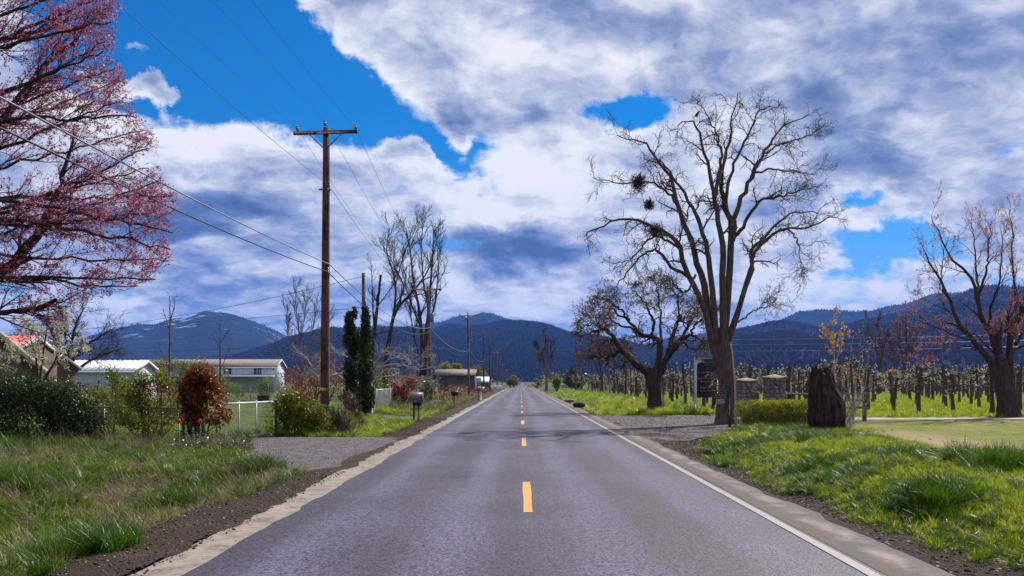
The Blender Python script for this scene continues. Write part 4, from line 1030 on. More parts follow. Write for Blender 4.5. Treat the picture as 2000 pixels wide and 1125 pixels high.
px_tree('bare_tree', 'dark bare spreading tree between the red roof and the white shed', 62, (120, 790),
        [([(130, 740), (150, 690), (190, 660), (225, 640)], .16, .03, 2), ([(125, 740), (115, 680), (95, 640), (75, 610)], .18, .03, -2), ([(130, 730), (140, 670), (150, 630), (165, 600)], .16, .03, 1),
         ([(135, 735), (175, 705), (210, 690), (238, 680)], .12, .025, -2), ([(120, 735), (90, 690), (60, 660), (40, 650)], .14, .03, 2), ([(128, 735), (130, 680), (125, 630), (118, 595)], .15, .03, 0)],
        (11, 8, 4), (.45, .25, .12), (.3, .9), .2, (0, 0, .01), M_bark_dark, None, (), .26)
px_tree('dead_tree', 'thin dead snag with few bare upright limbs in front of the blue mountain', 80, (332, 790),
        [([(331, 740), (331, 690), (332, 640), (332, 600), (331, 578)], .11, .03, 0), ([(332, 650), (325, 625), (319, 608)], .05, .02, .5), ([(333, 625), (340, 600), (341, 578)], .05, .02, -.5), ([(330, 720), (318, 690), (308, 672)], .05, .02, .5)],
        (5, 3, 0), (.12, .06, 0), (.3, .8), .15, (0, 0, .02), M_bark, None, (), .12)
px_tree('dead_tree', 'small bare snag with crooked arms rising left of the white house', 90, (430, 790),
        [([(430, 745), (430, 700), (430, 660), (430, 632)], .10, .03, 0), ([(430, 680), (422, 665), (415, 650)], .04, .02, .5), ([(431, 670), (440, 655), (449, 645)], .04, .02, .5), ([(432, 720), (440, 700), (447, 680)], .04, .02, -.5)],
        (4, 3, 0), (.14, .06, 0), (.3, .8), .15, (0, 0, .02), M_bark, None, (), .11)
px_tree('birch_tree', 'slender grey leafless tree with fine twigs just left of the nearest utility pole', 70, (590, 800),
        [([(590, 760), (588, 700), (583, 640), (578, 600), (577, 560)], .11, .015, 0), ([(590, 740), (600, 690), (612, 640), (620, 590)], .08, .015, 1), ([(588, 740), (572, 690), (563, 650), (560, 610)], .07, .015, -1), ([(592, 750), (615, 700), (632, 660), (640, 630)], .06, .012, -1), ([(586, 700), (590, 650), (596, 610), (600, 580)], .05, .012, 1)],
        (13, 7, 3), (.22, .11, .05), (.25, .6), .08, (0, 0, .05), M_bark_grey, M_twig_grey, (), .13)
px_tree('poplar_tree', 'dead poplar with a broken top leaning behind the dark cypresses', 86, (722, 800),
        [([(724, 730), (731, 650), (738, 590), (744, 537)], .24, .11, 0), ([(731, 640), (728, 600), (727, 560), (724, 500)], .10, .02, -1), ([(736, 600), (755, 575), (768, 555)], .06, .02, 1)],
        (6, 5, 2), (.2, .08, .04), (.3, .8), .12, (0, 0, .04), M_bark_dark, None, (), .30)
px_tree('poplar_tree', 'bare poplar forked low with long leaning limbs, left of the tallest poplar', 88, (752, 800),
        [([(753, 720), (762, 650), (775, 605), (810, 565), (840, 520), (856, 455)], .26, .03, 0), ([(762, 650), (772, 590), (770, 540), (755, 490), (762, 445)], .17, .03, 2), ([(775, 600), (788, 560), (770, 520), (748, 480)], .10, .03, -2),
         ([(772, 560), (785, 510), (800, 470), (820, 430)], .08, .025, 1)],
        (11, 7, 3), (.2, .10, .05), (.25, .7), .12, (0, 0, .05), M_bark_dark, None, (), .32)
px_tree('poplar_tree', 'tallest bare poplar cluster standing behind the second utility pole', 92, (828, 795),
        [([(826, 740), (824, 660), (818, 600), (806, 540), (800, 480), (788, 432)], .26, .03, 1), ([(830, 740), (832, 660), (838, 600), (842, 540), (846, 490), (848, 440)], .28, .03, -1), ([(832, 650), (850, 590), (856, 520), (852, 460)], .14, .025, 2),
         ([(822, 640), (802, 590), (790, 550), (786, 500)], .12, .025, -2), ([(836, 600), (826, 540), (824, 480), (826, 430)], .12, .025, 2), ([(820, 700), (806, 640), (800, 590)], .14, .03, 2)],
        (12, 7, 3), (.17, .09, .04), (.25, .65), .11, (0, 0, .05), M_bark_dark, None, (), .42)
px_tree('bare_tree', 'pale sunlit sprawling branches of a low tree spreading behind the cypresses', 50, (722, 800),
        [([(722, 745), (700, 735), (660, 730), (625, 742), (600, 700), (585, 690)], .10, .02, -1), ([(724, 745), (745, 718), (780, 712), (815, 722), (850, 716)], .10, .02, 1), ([(722, 740), (700, 710), (660, 690), (610, 690)], .08, .02, 2),
         ([(724, 740), (760, 735), (800, 738), (840, 745)], .07, .02, -1), ([(723, 740), (740, 700), (770, 690), (800, 694)], .07, .02, -2), ([(722, 745), (680, 745), (640, 720), (596, 725)], .07, .02, 1), ([(724, 735), (765, 700), (810, 705), (835, 690)], .06, .02, 0)],
        (9, 6, 3), (.75, .35, .18), (.3, .9), .2, (0, 0, .05), M_bark_pale, M_bark_pale, (), .16)
px_tree('plum_tree', 'young plum tree with white blossom in front of the red roofed house', 35, (75, 830),
        [([(74, 790), (78, 740), (84, 690), (92, 640), (96, 600)], .06, .012, 0), ([(76, 770), (100, 720), (130, 690), (158, 672)], .05, .012, .8), ([(74, 770), (50, 720), (35, 690), (22, 700)], .05, .012, -.8), ([(76, 760), (70, 700), (60, 660), (66, 640)], .05, .012, .6), ([(78, 750), (110, 700), (120, 660), (126, 640)], .04, .01, -.6)],
        (9, 6, 0), (.3, .14, 0), (.3, .9), .15, (0, 0, .03), M_bark_dark, None, (('blossom', 14, .085, M_blossom_white, .03),), .08)
px_tree('young_tree', 'slim young tree with golden leaves and pale stem right of the old stump', 36, (1632, 830),
        [([(1632, 790), (1630, 720), (1629, 660), (1628, 602)], .035, .008, 0), ([(1631, 720), (1640, 680), (1650, 645)], .02, .006, .4), ([(1630, 700), (1622, 670), (1616, 645)], .02, .006, -.4)],
        (7, 3, 0), (.18, .06, 0), (.3, .7), .1, (0, 0, .06), M_bark_pale, M_bark_pale, (('leaves', 9, .085, M_leaf_gold, .04),), .045)
px_tree('young_tree', 'loose cluster of thin reddish saplings with a few orange leaves right of the stump', 38, (1668, 835),
        [([(1662, 790), (1656, 740), (1660, 700), (1666, 660)], .03, .008, .5), ([(1668, 795), (1672, 740), (1680, 700), (1681, 655)], .03, .008, -.5), ([(1660, 800), (1648, 760), (1642, 720)], .025, .008, .5), ([(1672, 800), (1690, 750), (1696, 700), (1699, 670)], .025, .008, .2)],
        (8, 5, 0), (.3, .12, 0), (.3, .8), .14, (0, 0, .04), M_bark_pale, M_twig_red, (('leaves', 1, .07, M_leaf_gold, .03),), .05)
px_tree('bare_tree', 'tall thin bare poplar beyond the verge where the road meets the hill', 190, (1067, 762),
        [([(1068, 740), (1067, 710), (1066, 680), (1064, 655)], .3, .05, 0), ([(1068, 745), (1075, 715), (1077, 690), (1078, 672)], .15, .04, 2), ([(1067, 735), (1058, 705), (1052, 685), (1048, 678)], .12, .04, -2), ([(1068, 735), (1060, 712), (1055, 700)], .1, .04, 2)],
        (12, 7, 3), (.3, .14, .07), (.2, .6), .1, (0, 0, .06), M_bark_grey, M_twig_red, (), .35)
for k, (bx_, top, lab) in enumerate([(1176, 640, 'bare double trunked tree behind the left end of the orchard rows'), (1200, 650, 'bare upright tree rising just left of the oak'), (1216, 662, 'slanting bare tree nearest the oak trunk on its left')]):
    px_tree('bare_tree', lab, 125 + 6 * k, (bx_, 768),
            [([(bx_, 745), (bx_ - 4 + 4 * k, 710), (bx_ - 8 + 6 * k, 680), (bx_ - 10 + 7 * k, top)], .22, .03, 0), ([(bx_ + 1, 735), (bx_ + 9, 700), (bx_ + 14, 675)], .14, .03, 2), ([(bx_, 740), (bx_ - 16, 705), (bx_ - 26, 680)], .13, .03, -2)],
            (10, 7, 3), (.3, .15, .08), (.25, .75), .14, (0, 0, .03), M_bark, M_twig, (('buds', 1, .14, M_bud_brown, .05),), .26)
px_tree('bare_tree', 'bare forked tree beyond the right orchard with a wide vee of limbs', 150, (1718, 765),
        [([(1718, 740), (1715, 700), (1708, 670), (1695, 640), (1692, 625)], .26, .04, 0), ([(1719, 735), (1722, 700), (1728, 670), (1732, 650)], .2, .04, 2), ([(1716, 710), (1722, 690), (1716, 650), (1716, 625)], .12, .03, -1)],
        (10, 7, 3), (.25, .13, .07), (.25, .7), .12, (0, 0, .04), M_bark, M_twig_red, (('buds', 1, .15, M_bud_red, .05),), .3)
px_tree('bare_tree', 'reddish bare bushy crowned tree beyond the orchard left of the maple', 150, (1770, 765),
        [([(1768, 740), (1764, 705), (1758, 670), (1752, 640)], .2, .03, 0), ([(1770, 740), (1778, 700), (1784, 670), (1790, 645)], .2, .03, 2), ([(1770, 735), (1772, 690), (1770, 655), (1772, 630)], .18, .03, -2), ([(1768, 730), (1750, 700), (1742, 675)], .12, .03, 1)],
        (11, 8, 3), (.28, .16, .08), (.25, .75), .14, (0, 0, .03), M_bark, M_twig_red, (('buds', 1, .17, M_bud_red, .08),), .28)

# --- leafy masses
def bush(name, label, cat, loc, lobes, n, size, mat, stems=7, stem_mat=None, gap=.42, seed=0, group=None, up=0.3, mat2=None, frac2=.0, shell=2.4, fr=1.6, stem_r=.018):
    """lobes: (x,y,z,rx,ry,rz) about loc"""
    t = thing(name, label, cat, loc, 0, group)
    lob = np.array(lobes, float); vol = lob[:, 3] * lob[:, 4] * lob[:, 5] ; pr = vol ** .75 / (vol ** .75).sum()
    k = RNG.choice(len(lob), n, p=pr)
    d = RNG.normal(size=(n, 3)); d /= np.linalg.norm(d, axis=1, keepdims=True)
    r = RNG.random((n, 1)) ** (1 / shell)
    p = lob[k, :3] + d * r * lob[k, 3:]
    nz = fbm(p[:, 0] * fr + p[:, 2] * 1.1 + 7 * seed, p[:, 1] * fr + p[:, 2] * fr * .9, seed + 50, 3)
    p = p[(nz > gap) & (p[:, 2] > .02)]
    if len(p) == 0: p = lob[:1, :3]
    if mat2 is not None and frac2 > 0:
        f = fbm(p[:, 0] * 1.3 + 3, p[:, 2] * 1.3, seed + 90, 2) < np.quantile(fbm(p[:, 0] * 1.3 + 3, p[:, 2] * 1.3, seed + 90, 2), frac2)
        link('foliage', leaf_mesh('foliage', p[f], size, up=(0, 0, up)), mat2, t)['kind'] = 'stuff'
        p = p[~f]
    link('foliage', leaf_mesh('foliage', p, size, up=(0, 0, up)), mat, t)['kind'] = 'stuff'
    if stems:
        A = []
        for _ in range(stems):
            q = lob[RNG.integers(len(lob))]; e = q[:3] + RNG.normal(0, .4, 3) * q[3:]; e[2] = max(e[2], .3)
            b = np.array([q[0] * .45 + RNG.normal(0, .12), q[1] * .45 + RNG.normal(0, .12), -.05])
            A.append(resample([b, b * .5 + e * .5 + RNG.normal(0, .08, 3), e], 8))
        A = np.array(A); R = np.repeat(np.linspace(stem_r, stem_r * .4, 8)[None], len(A), 0)
        tw, tr = spawn(A, R, 6, (.25, .7), (.4, 1.1), .2, (0, 0, .04), 5, .6, .3, 1, .4, .2, .004)
        link('stems', branches_mesh('stems', [(A, R, 5), (tw, tr, 3)]), stem_mat or M_bark_dark, t)['kind'] = 'stuff'
    return t
def gp(px, Y): return ((px - CX) / F * Y, Y, tz1((px - CX) / F * Y, Y))

bush('hedge_bush', 'large dark glossy evergreen bush at the left edge', 'bush', gp(66, 25.6), [(.55, 0, 1.15, .9, .8, .8), (0, 0, .85, 1.5, .9, 1.05), (-1.3, .2, .95, 1.2, .9, 1.05), (1.0, .1, .75, .8, .8, .95), (-.4, 0, 1.4, 1.0, .7, .68), (1.45, .2, .55, .5, .6, .7), (-2.4, .3, .9, 1.1, .9, 1.0)], 34000, .07, M_leaf_dark, 16, gap=.34, seed=1, shell=3.4)
bush('shrub', 'loose light green shrub behind the fence beside the dark evergreen bush', 'shrub', gp(212, 28.5), [(0, 0, .8, .75, .6, .8), (.35, .1, 1.5, .5, .45, .65), (-.4, .2, 1.25, .55, .45, .6), (.1, .1, 2.0, .35, .3, .4)], 6500, .07, M_leaf_yg, 9, gap=.5, seed=2)
bush('shrub', 'yellow green shrub with some rusty leaves behind the red reflectors', 'shrub', gp(288, 26.5), [(0, 0, 1.15, .9, .6, .75), (.6, .1, .95, .6, .5, .7), (-.6, .1, .95, .6, .5, .6), (.15, 0, .55, .8, .5, .45), (.45, .1, 1.75, .45, .4, .45), (-.2, .1, 1.75, .4, .4, .4)], 13000, .072, M_leaf_yg, 16, gap=.44, seed=3, mat2=M_leaf_orange, frac2=.15)
bush('shrub', 'tall shrub with orange and bronze leaves left of the gate', 'shrub', gp(385, 24.6), [(0, 0, 1.55, .62, .5, .72), (.42, .1, 1.3, .45, .45, .55), (-.35, .1, 1.35, .4, .45, .6), (.1, 0, 2.0, .42, .4, .32), (.65, -.1, .78, .40, .35, .30), (-.1, 0, .8, .38, .35, .45), (.0, 0, 1.5, .75, .5, .6)], 14000, .075, M_leaf_orange, 14, gap=.49, seed=4, stem_r=.04, fr=2.4, shell=1.9)
bush('shrub', 'rounded yellow green bush beside the driveway under the nearest utility pole', 'shrub', gp(578, 29.0), [(0, 0, 1.15, .6, .55, .55), (.45, 0, .85, .5, .5, .5), (-.42, .1, 1.2, .42, .45, .5), (.1, -.1, .55, .8, .5, .45), (.72, .0, .6, .45, .4, .5), (-.5, 0, .6, .5, .45, .5)], 13000, .07, M_leaf_yg, 16, gap=.42, seed=5, mat2=M_leaf_orange, frac2=.06, fr=2.2)
bush('bramble_thicket', 'brown bramble thicket over a dark stump behind the nearest utility pole', 'bramble', gp(668, 32), [(0, 0, .75, .6, .5, .78), (.35, -.1, .5, .55, .5, .55), (-.35, 0, .75, .4, .4, .7), (.2, 0, 1.2, .45, .4, .4)], 8000, .06, M_leaf_bramble, 70, M_straw, gap=.40, seed=6, mat2=M_leaf_grey, frac2=.3, stem_r=.012)
bush('ivy_patch', 'low straggling ivy and bramble at the foot of the orange shrub', 'ivy', gp(430, 22.6), [(-.5, 0, .15, .8, .45, .28), (.4, -.2, .10, .6, .35, .2), (.9, -.3, .06, .4, .3, .12)], 1700, .06, M_leaf_grey, 26, M_straw, gap=.42, seed=7, stem_r=.008)
bush('cypress_tree', 'dark narrow cypress with a ragged top, left of the pair', 'cypress', gp(688, 46), [(0, 0, .9, .48, .48, .9), (-.05, 0, 2.3, .42, .42, 1.1), (.05, .05, 3.6, .36, .36, 1.0), (-.12, 0, 4.7, .28, .28, .7), (-.3, .1, 3.9, .2, .22, .5), (.12, 0, 5.2, .16, .2, .42), (-.22, 0, 5.0, .14, .2, .4)], 9500, .13, M_leaf_cyp, 5, gap=.33, seed=8, up=1.2, shell=2.2)
bush('cypress_tree', 'dark narrow cypress with a single point, right of the pair', 'cypress', gp(712, 45), [(0, 0, .9, .5, .48, .9), (.03, 0, 2.3, .42, .42, 1.1), (0, .05, 3.7, .34, .34, 1.0), (.05, 0, 4.8, .24, .26, .75), (.02, 0, 5.45, .13, .15, .4)], 9500, .13, M_leaf_cyp, 5, gap=.33, seed=9, up=1.2, shell=2.2)
bush('shrub', 'wide rust red shrub behind the nearest utility pole', 'shrub', gp(610, 60), [(-1.3, 0, 1.6, 1.2, 1, 1.3), (.4, 0, 2.3, 1.5, 1, 1.5), (1.8, 0, 1.7, 1.2, 1, 1.3), (-.2, 0, 1.0, 1.8, 1.2, 1.0)], 5200, .13, M_leaf_rust, 24, M_twig_red, gap=.45, seed=10, stem_r=.03)
bush('shrub', 'round bush with dark red berries and leaves behind the grey mailbox', 'shrub', gp(787, 62), [(0, 0, 1.1, 1.0, .9, 1.0), (.4, 0, 1.7, .75, .7, .7), (-.5, 0, 1.2, .6, .6, .7)], 4200, .11, M_leaf_red, 16, M_twig_red, gap=.42, seed=11, mat2=M_leaf_rust, frac2=.55, stem_r=.025)
bush('shrub', 'greyish green thicket at the foot of the second utility pole', 'shrub', gp(826, 72), [(0, 0, 1.2, 1.0, .9, 1.1), (.8, 0, 1.6, .7, .7, .9)], 2600, .13, M_leaf_grey, 10, gap=.42, seed=12, stem_r=.025)
bush('shrub', 'light green shrub beside the chain link panel behind the cypresses', 'shrub', gp(742, 66), [(0, 0, 1.8, 1.2, .9, 1.4), (-.5, 0, 2.6, .7, .7, .8), (.8, .2, 1.3, .7, .7, .8)], 3000, .13, M_leaf_yg, 10, gap=.5, seed=13, stem_r=.03)
bush('box_hedge', 'low clipped hedge with sunny yellow green top beside the old stump', 'hedge', gp(1512, 34.6), [(-1.3 + .26 * q, 0, .52 + .02 * (q % 3), .34, .5, .52) for q in range(11)] + [(-1.3 + .26 * q, 0, .85 + .015 * (q % 4), .26, .42, .20) for q in range(11)] + [(-1.3 + .26 * q, -.25, .3, .26, .3, .3) for q in range(11)], 26000, .05, M_leaf_box, 12, gap=.25, seed=14, up=.8, shell=3.2)
bush('shrub', 'green and yellow shrub in front of the white house porch', 'shrub', gp(510, 76), [(0, 0, .9, 1.1, .9, .85), (-2.2, 0, .9, .9, .9, .8), (.5, 0, 1.5, .6, .6, .6)], 3200, .13, M_leaf_fresh, 8, gap=.42, seed=15)
bush('shrub', 'broad olive green shrub screening the left side of the white house', 'shrub', gp(400, 92), [(-3, 0, 2.2, 2.2, 1.4, 1.8), (-1, 0, 3.0, 1.6, 1.4, 1.6), (1.2, 0, 1.9, 1.5, 1.2, 1.6), (-5.4, 0, 2.4, 2.0, 1.4, 1.8), (-4, 0, 3.4, 1.2, 1, 1.1)], 8000, .2, M_leaf_yg, 14, gap=.46, seed=16, stem_r=.03)
bush('shrub', 'mid green bushy screen along the low fence behind the shrubs', 'shrub', gp(255, 36), [(-1.6, 0, .8, .9, .6, .75), (-.4, 0, .9, .9, .6, .85), (.8, 0, .75, .8, .6, .7), (1.8, 0, .65, .7, .6, .6)], 9000, .08, M_leaf_yg, 18, gap=.42, seed=17)
bush('shrub', 'leafy light green screen in front of the white shed', 'shrub', gp(175, 44), [(-1.2, 0, 1.0, 1.0, .7, 1.0), (.4, 0, .9, 1.1, .7, .9), (1.7, 0, 1.1, .8, .7, .9)], 7000, .10, M_leaf_yg, 14, gap=.44, seed=18, mat2=M_leaf_dark, frac2=.3)
for k, (pxx, Y, s, lb) in enumerate([(866, 205, 1.0, 'pale yellow green willow nearest the second utility pole'), (890, 225, 1.05, 'pale willow standing left of the third utility pole'), (928, 215, .9, 'pale willow just right of the third utility pole'), (944, 235, .7, 'small yellow willow behind the white sign'), (1002, 420, 1.15, 'round willow alone near the far end of the road')]):
    bush('willow_tree', lb, 'willow', gp(pxx, Y), [(0, 0, 3.6 * s, 2.4 * s, 2 * s, 2.1 * s), (-1.6 * s, 0, 3.0 * s, 1.6 * s, 1.5 * s, 1.8 * s), (1.6 * s, 0, 3.2 * s, 1.7 * s, 1.5 * s, 1.9 * s), (.3 * s, 0, 5.2 * s, 1.5 * s, 1.3 * s, 1.2 * s)], 3400, .42 * s, M_leaf_willow, 8, gap=.42, seed=20 + k, group='willows beyond the grey building', up=-.6, fr=.5, stem_r=.14)
bush('fir_tree', 'dark green conifer left of the far pole on the right side', 'fir tree', gp(1117, 185), [(0, 0, 1.2, 2.2, 1.6, 1.3), (0, 0, 2.8, 1.6, 1.3, 1.2), (0, 0, 4.0, 1.0, .9, .9), (1.5, 0, 1.6, 1.5, 1.2, 1.2)], 3000, .34, M_leaf_dark, 4, gap=.38, seed=30, fr=.6, stem_r=.1)
bush('young_tree', 'small bright green tree on the far right verge', 'tree', gp(1087, 165), [(0, 0, 1.4, .9, .8, 1.0), (0, 0, 2.5, .6, .6, .8), (.4, 0, 1.9, .6, .6, .7)], 2200, .2, M_leaf_fresh, 5, gap=.42, seed=31, fr=.8, stem_r=.07)
GB = 'shrubs beyond the right orchard'
for k, (pxx, Y, s, mt, lb) in enumerate([(1655, 150, 1.3, M_leaf_gold, 'dull gold bushy tree beyond the orchard behind the saplings'), (1748, 165, 1.15, M_leaf_gold, 'gold pointed bush beyond the orchard between two bare trees'), (1795, 170, .8, M_leaf_willow, 'low gold bush beyond the orchard right of the reddish tree'),
                                         (1826, 160, 1.15, M_leaf_willow, 'round light green bush beyond the orchard'), (1905, 175, 1.0, M_leaf_willow, 'yellow green bush beyond the orchard left of the maple trunk'), (1605, 175, 1.1, M_leaf_willow, 'yellowish bush beyond the orchard behind the stump'),
                                         (1465, 190, 1.1, M_leaf_willow, 'olive bush beyond the orchard behind the stone pillars'), (1160, 215, .9, M_leaf_rust, 'brown bush beyond the left end of the orchard'), (1048, 260, .9, M_bud_brown, 'rust coloured bush left of the thin poplar'), (1230, 190, 1.2, M_leaf_rust, 'brownish bush far behind the oak')]):
    bush('shrub', lb, 'shrub', gp(pxx, Y), [(0, 0, 1.5 * s, 1.7 * s, 1.4 * s, 1.5 * s), (.9 * s, 0, 1.2 * s, 1.2 * s, 1 * s, 1.2 * s), (-.2 * s, 0, 2.8 * s, 1.0 * s, 1 * s, 1.0 * s)], 1500, .30, mt, 6, gap=.42, seed=40 + k, group=GB, fr=.6, stem_r=.06)
# roadside brush along the left verge, one mass
lob = [(0, 0, .5, 1, 1, .6)]
bp = []; 
for _ in range(90):
    Y = RNG.uniform(74, 235) ; X = RNG.uniform(-10.5, -5.2) if Y > 86 else RNG.uniform(-10.5, -7.6)
    if 77 < Y < 85: continue
    s = RNG.uniform(.35, .95) * (1.3 if X < -8 else .8); n = 130
    d = RNG.normal(size=(n, 3)); d /= np.linalg.norm(d, axis=1, keepdims=True); d *= RNG.random((n, 1)) ** .4
    bp.append(d * (s, s * 1.4, s * .8) + (X, Y, tz1(X, Y) + s * .55))
bp = np.concatenate(bp); ff = fbm(bp[:, 0] * .2, bp[:, 1] * .05, 5, 2)
tag(link('brush', leaf_mesh('brush', bp[ff < .52], .16), M_leaf_rust), 'reddish brown brush along the left roadside under the poles', 'brush', kind='stuff')
tag(link('brush', leaf_mesh('brush', bp[ff >= .52], .15), M_leaf_grey), 'grey green brush along the left roadside behind the mailboxes', 'brush', kind='stuff')
# far hedgerows and groves across the valley, read as one mass
bp, bm = [], []
for _ in range(420):
    Y = RNG.uniform(330, 1500); X = RNG.uniform(-.75, .72) * Y
    if abs(X) < 14: continue
    s = RNG.uniform(1.5, 5.0) * (1 if RNG.random() < .6 else .6); n = 60
    d = RNG.normal(size=(n, 3)); d /= np.linalg.norm(d, axis=1, keepdims=True); d *= RNG.random((n, 1)) ** .4
    bp.append(d * (s * RNG.uniform(.8, 2.2), s, s) + (X, Y, s * .8)); bm += [RNG.integers(4)] * n
bp = np.concatenate(bp); bm = np.array(bm)
for k, (mt, lb) in enumerate([(M_leaf_willow, 'pale yellow far groves across the valley floor'), (M_leaf_rust, 'brown bare far groves across the valley floor'), (M_leaf_dark, 'dark evergreen far groves across the valley floor'), (M_leaf_yg, 'green far hedgerows across the valley floor')]):
    tag(link('far_grove', leaf_mesh('far_grove', bp[bm == k], 1.6), mt), lb, 'grove', kind='stuff')

# --- orchard: pruned trunks with white blossom, in rows
protos = []
for k in range(6):
    r = np.random.default_rng(100 + k)
    h = r.uniform(2.1, 2.9); lean = r.normal(0, .10, 2)
    pts = np.array([(0, 0, -.1), (lean[0] * .3 + r.normal(0, .03), lean[1] * .3, h * .35), (lean[0] * .7 + r.normal(0, .05), lean[1] * .7, h * .7), (lean[0], lean[1], h)])
    rad = [.115, .09, .082, .105]
    specs = []
    C = resample(pts, 16); Rr = np.interp(np.linspace(0, 1, 16), np.linspace(0, 1, 4), rad)
    arms, ar = [], []
    for q in range(7):
        u = r.uniform(.50, .98); i = min(int(u * 15), 15); a = r.uniform(0, 6.28); L = r.uniform(.25, .75)
        d = np.array([math.cos(a), math.sin(a), r.uniform(-.1, .4)])
        e = C[i] + d * L; mid = C[i] + d * L * .5 + (0, 0, r.uniform(-.08, .05)); tip = e + np.array([r.normal(0, .08), r.normal(0, .08), r.uniform(.12, .4)])
        arms.append(resample([C[i], mid, e, tip], 8)); ar.append(np.linspace(.045, .014, 8))
    arms, ar = np.array(arms), np.array(ar)
    tw, tr = spawn(arms, ar, 6, (.15, .42), (.4, 1.2), .2, (0, 0, .15), 5, .4, .3, 1, .4, .2, .005)
    t = thing('orchard_tree', 'pruned orchard tree', 'orchard tree')
    V, Q = trunk_mesh(pts, rad, 10, 8, .14, k); V2, Q2 = tube_arrays(arms, ar, 5)
    link('trunk', mesh_np('trunk', np.concatenate([V, V2]), [np.concatenate([Q, Q2 + len(V)])], True), M_bark_orch, t)
    link('crown', branches_mesh('crown', [(tw, tr, 3)]), M_twig, t)['kind'] = 'stuff'
    b = ends(tw, 2, .3, .02); b = b[r.random(len(b)) < .36]; b = np.repeat(b, 5, 0) + r.normal(0, .04, (len(b) * 5, 3))
    link('blossom', leaf_mesh('blossom', b, .06, aspect=.8), M_blossom_white, t)['kind'] = 'stuff'
    protos.append(t)
spots = []
for i in range(0, 22):
    for j in range(0, 27):
        X = 10.8 + 3.6 * i; Y = 45.2 + 4.2 * j + (0.9 if X > 12 else 3.0)
        if X / Y > .66 or X / Y < .105: continue
        if abs(X - ox) < 2.2 and abs(Y - oy) < 2: continue
        if (X - mx_) ** 2 + (Y - my_) ** 2 < 4: continue
        spots.append((Y, X + RNG.normal(0, .12), Y + RNG.normal(0, .25)))
spots.sort()
ORD = ['first', 'second', 'third', 'fourth', 'fifth', 'sixth', 'seventh', 'eighth', 'ninth', 'tenth', 'eleventh', 'twelfth', 'thirteenth', 'fourteenth', 'fifteenth']
OG = 'pruned orchard trees in rows'
for n_, (_, X, Y) in enumerate(spots[:296]):
    p0 = protos[n_ % 6]
    left = X / Y < .20
    fr = Y < 48.6
    lb = 'pruned blossoming orchard tree left of the big bare tree' if left else ('pruned dark orchard trunk in the front row by the gravel lane, %s from the left' % ORD[sorted(q[1] for q in spots if q[2] < 48.6).index(X)] if fr else 'pruned blossoming orchard tree in the back rows right of the stone pillars')
    s = RNG.uniform(.85, 1.12); kw = dict(rz=RNG.uniform(0, 6.28), label=lb, group=OG, scale=(s, s, RNG.uniform(.9, 1.15)))
    if n_ < 6:
        p0.location = (X, Y, tz1(X, Y)); p0.rotation_euler[2] = kw['rz']; p0['label'] = lb; p0['group'] = OG; p0.scale = kw['scale']
    else:
        dup(p0, (X, Y, tz1(X, Y)), **kw)
rest = np.array([(X, Y) for _, X, Y in spots[296:]] + [(11 + 3.3 * i + RNG.normal(0, .2), 152 + 4.2 * j) for i in range(26) for j in range(8)])
ocol = bpy.data.collections.new('far_orchard')
for k in range(3):
    ch = {c.name.split('.')[0]: c.data for c in protos[k].children}
    mb = []
    co = np.empty(len(ch['trunk'].vertices) * 3, np.float32); ch['trunk'].vertices.foreach_get('co', co)
    for nm, mt in (('trunk', M_bark_dark), ('blossom', M_blossom_white)):
        o = bpy.data.objects.new('far_%d_%s' % (k, nm), ch[nm]); ocol.objects.link(o)
for q in range(2):     # trunks and blossom of the same trees
    n = len(rest); k = np.arange(n) % 3
    if q == 0: base_rot = np.stack([np.zeros(n), np.zeros(n), RNG.uniform(0, 6.28, n)], 1); base_s = RNG.uniform(.9, 1.1, n)
    names = sorted(o.name for o in ocol.objects)
    idx = np.array([names.index('far_%d_%s' % (kk, ('trunk', 'blossom')[q])) for kk in k])
    scatter('far_orchard', ('dark trunks of the farthest orchard rows', 'white blossom of the farthest orchard rows')[q], 'orchard', np.stack([rest[:, 0], rest[:, 1], tz(rest[:, 0], rest[:, 1])], 1), base_rot, base_s, idx, ocol)

# ------------------------------------------------------------------ built things
def woodmat(name, c1, c2, blot=None):
    m, T = new_mat(name); v = T.n('ShaderNodeTexCoord').outputs['Object']
    a = T.noise(T.vmath('MULTIPLY', v, (9, 9, .5)), 4, 5, .65); b = T.noise(T.vmath('MULTIPLY', v, (3, 3, 1.3)), 1.6, 5, .65)
    c = T.mix(T.mapr(a, .35, .65, 0, 1), c1, c2)
    if blot: c = T.mix(T.mapr(b, .50, .58, 0, .85), c, blot)
    return finish(m, T, bsdf(T, c, .85, .2, 0, a, .7, .008))
M_pole = woodmat('pole_wood', (0.065, 0.028, 0.022), (0.14, 0.066, 0.052), (0.024, 0.014, 0.013))
M_pole2 = woodmat('grey_pole_wood', (0.10, 0.060, 0.050), (0.19, 0.12, 0.10), (0.06, .038, .033))
M_post_dark = woodmat('dark_post', (0.025, 0.02, 0.022), (0.055, 0.045, 0.045))
M_brown_wood = woodmat('brown_wood', (0.05, 0.032, 0.028), (0.11, 0.075, 0.065))
M_ceramic = plain('insulator_ceramic', (0.16, 0.17, 0.20), .2, .6)
M_steel = plain('galvanised_steel', (0.42, 0.43, 0.45), .42, .5, .6)
M_pipe = plain('pale_pipe', (0.46, 0.47, 0.49), .4, .5)
M_steel_dark = plain('dull_steel', (0.16, 0.165, 0.175), .5, .5, .5)
M_wire = plain('black_cable', (0.022, 0.022, 0.026), .5, .4)
M_wire_bright = plain('aluminium_wire', (0.30, 0.31, 0.34), .35, .5, .7)
M_white = plain('white_paint_wall', (0.58, 0.62, 0.72), .6, .3)
M_grey_box = plain('grey_mailbox_paint', (0.17, 0.175, 0.20), .5, .4)
M_black = plain('black_paint', (0.014, 0.014, 0.016), .45, .4)
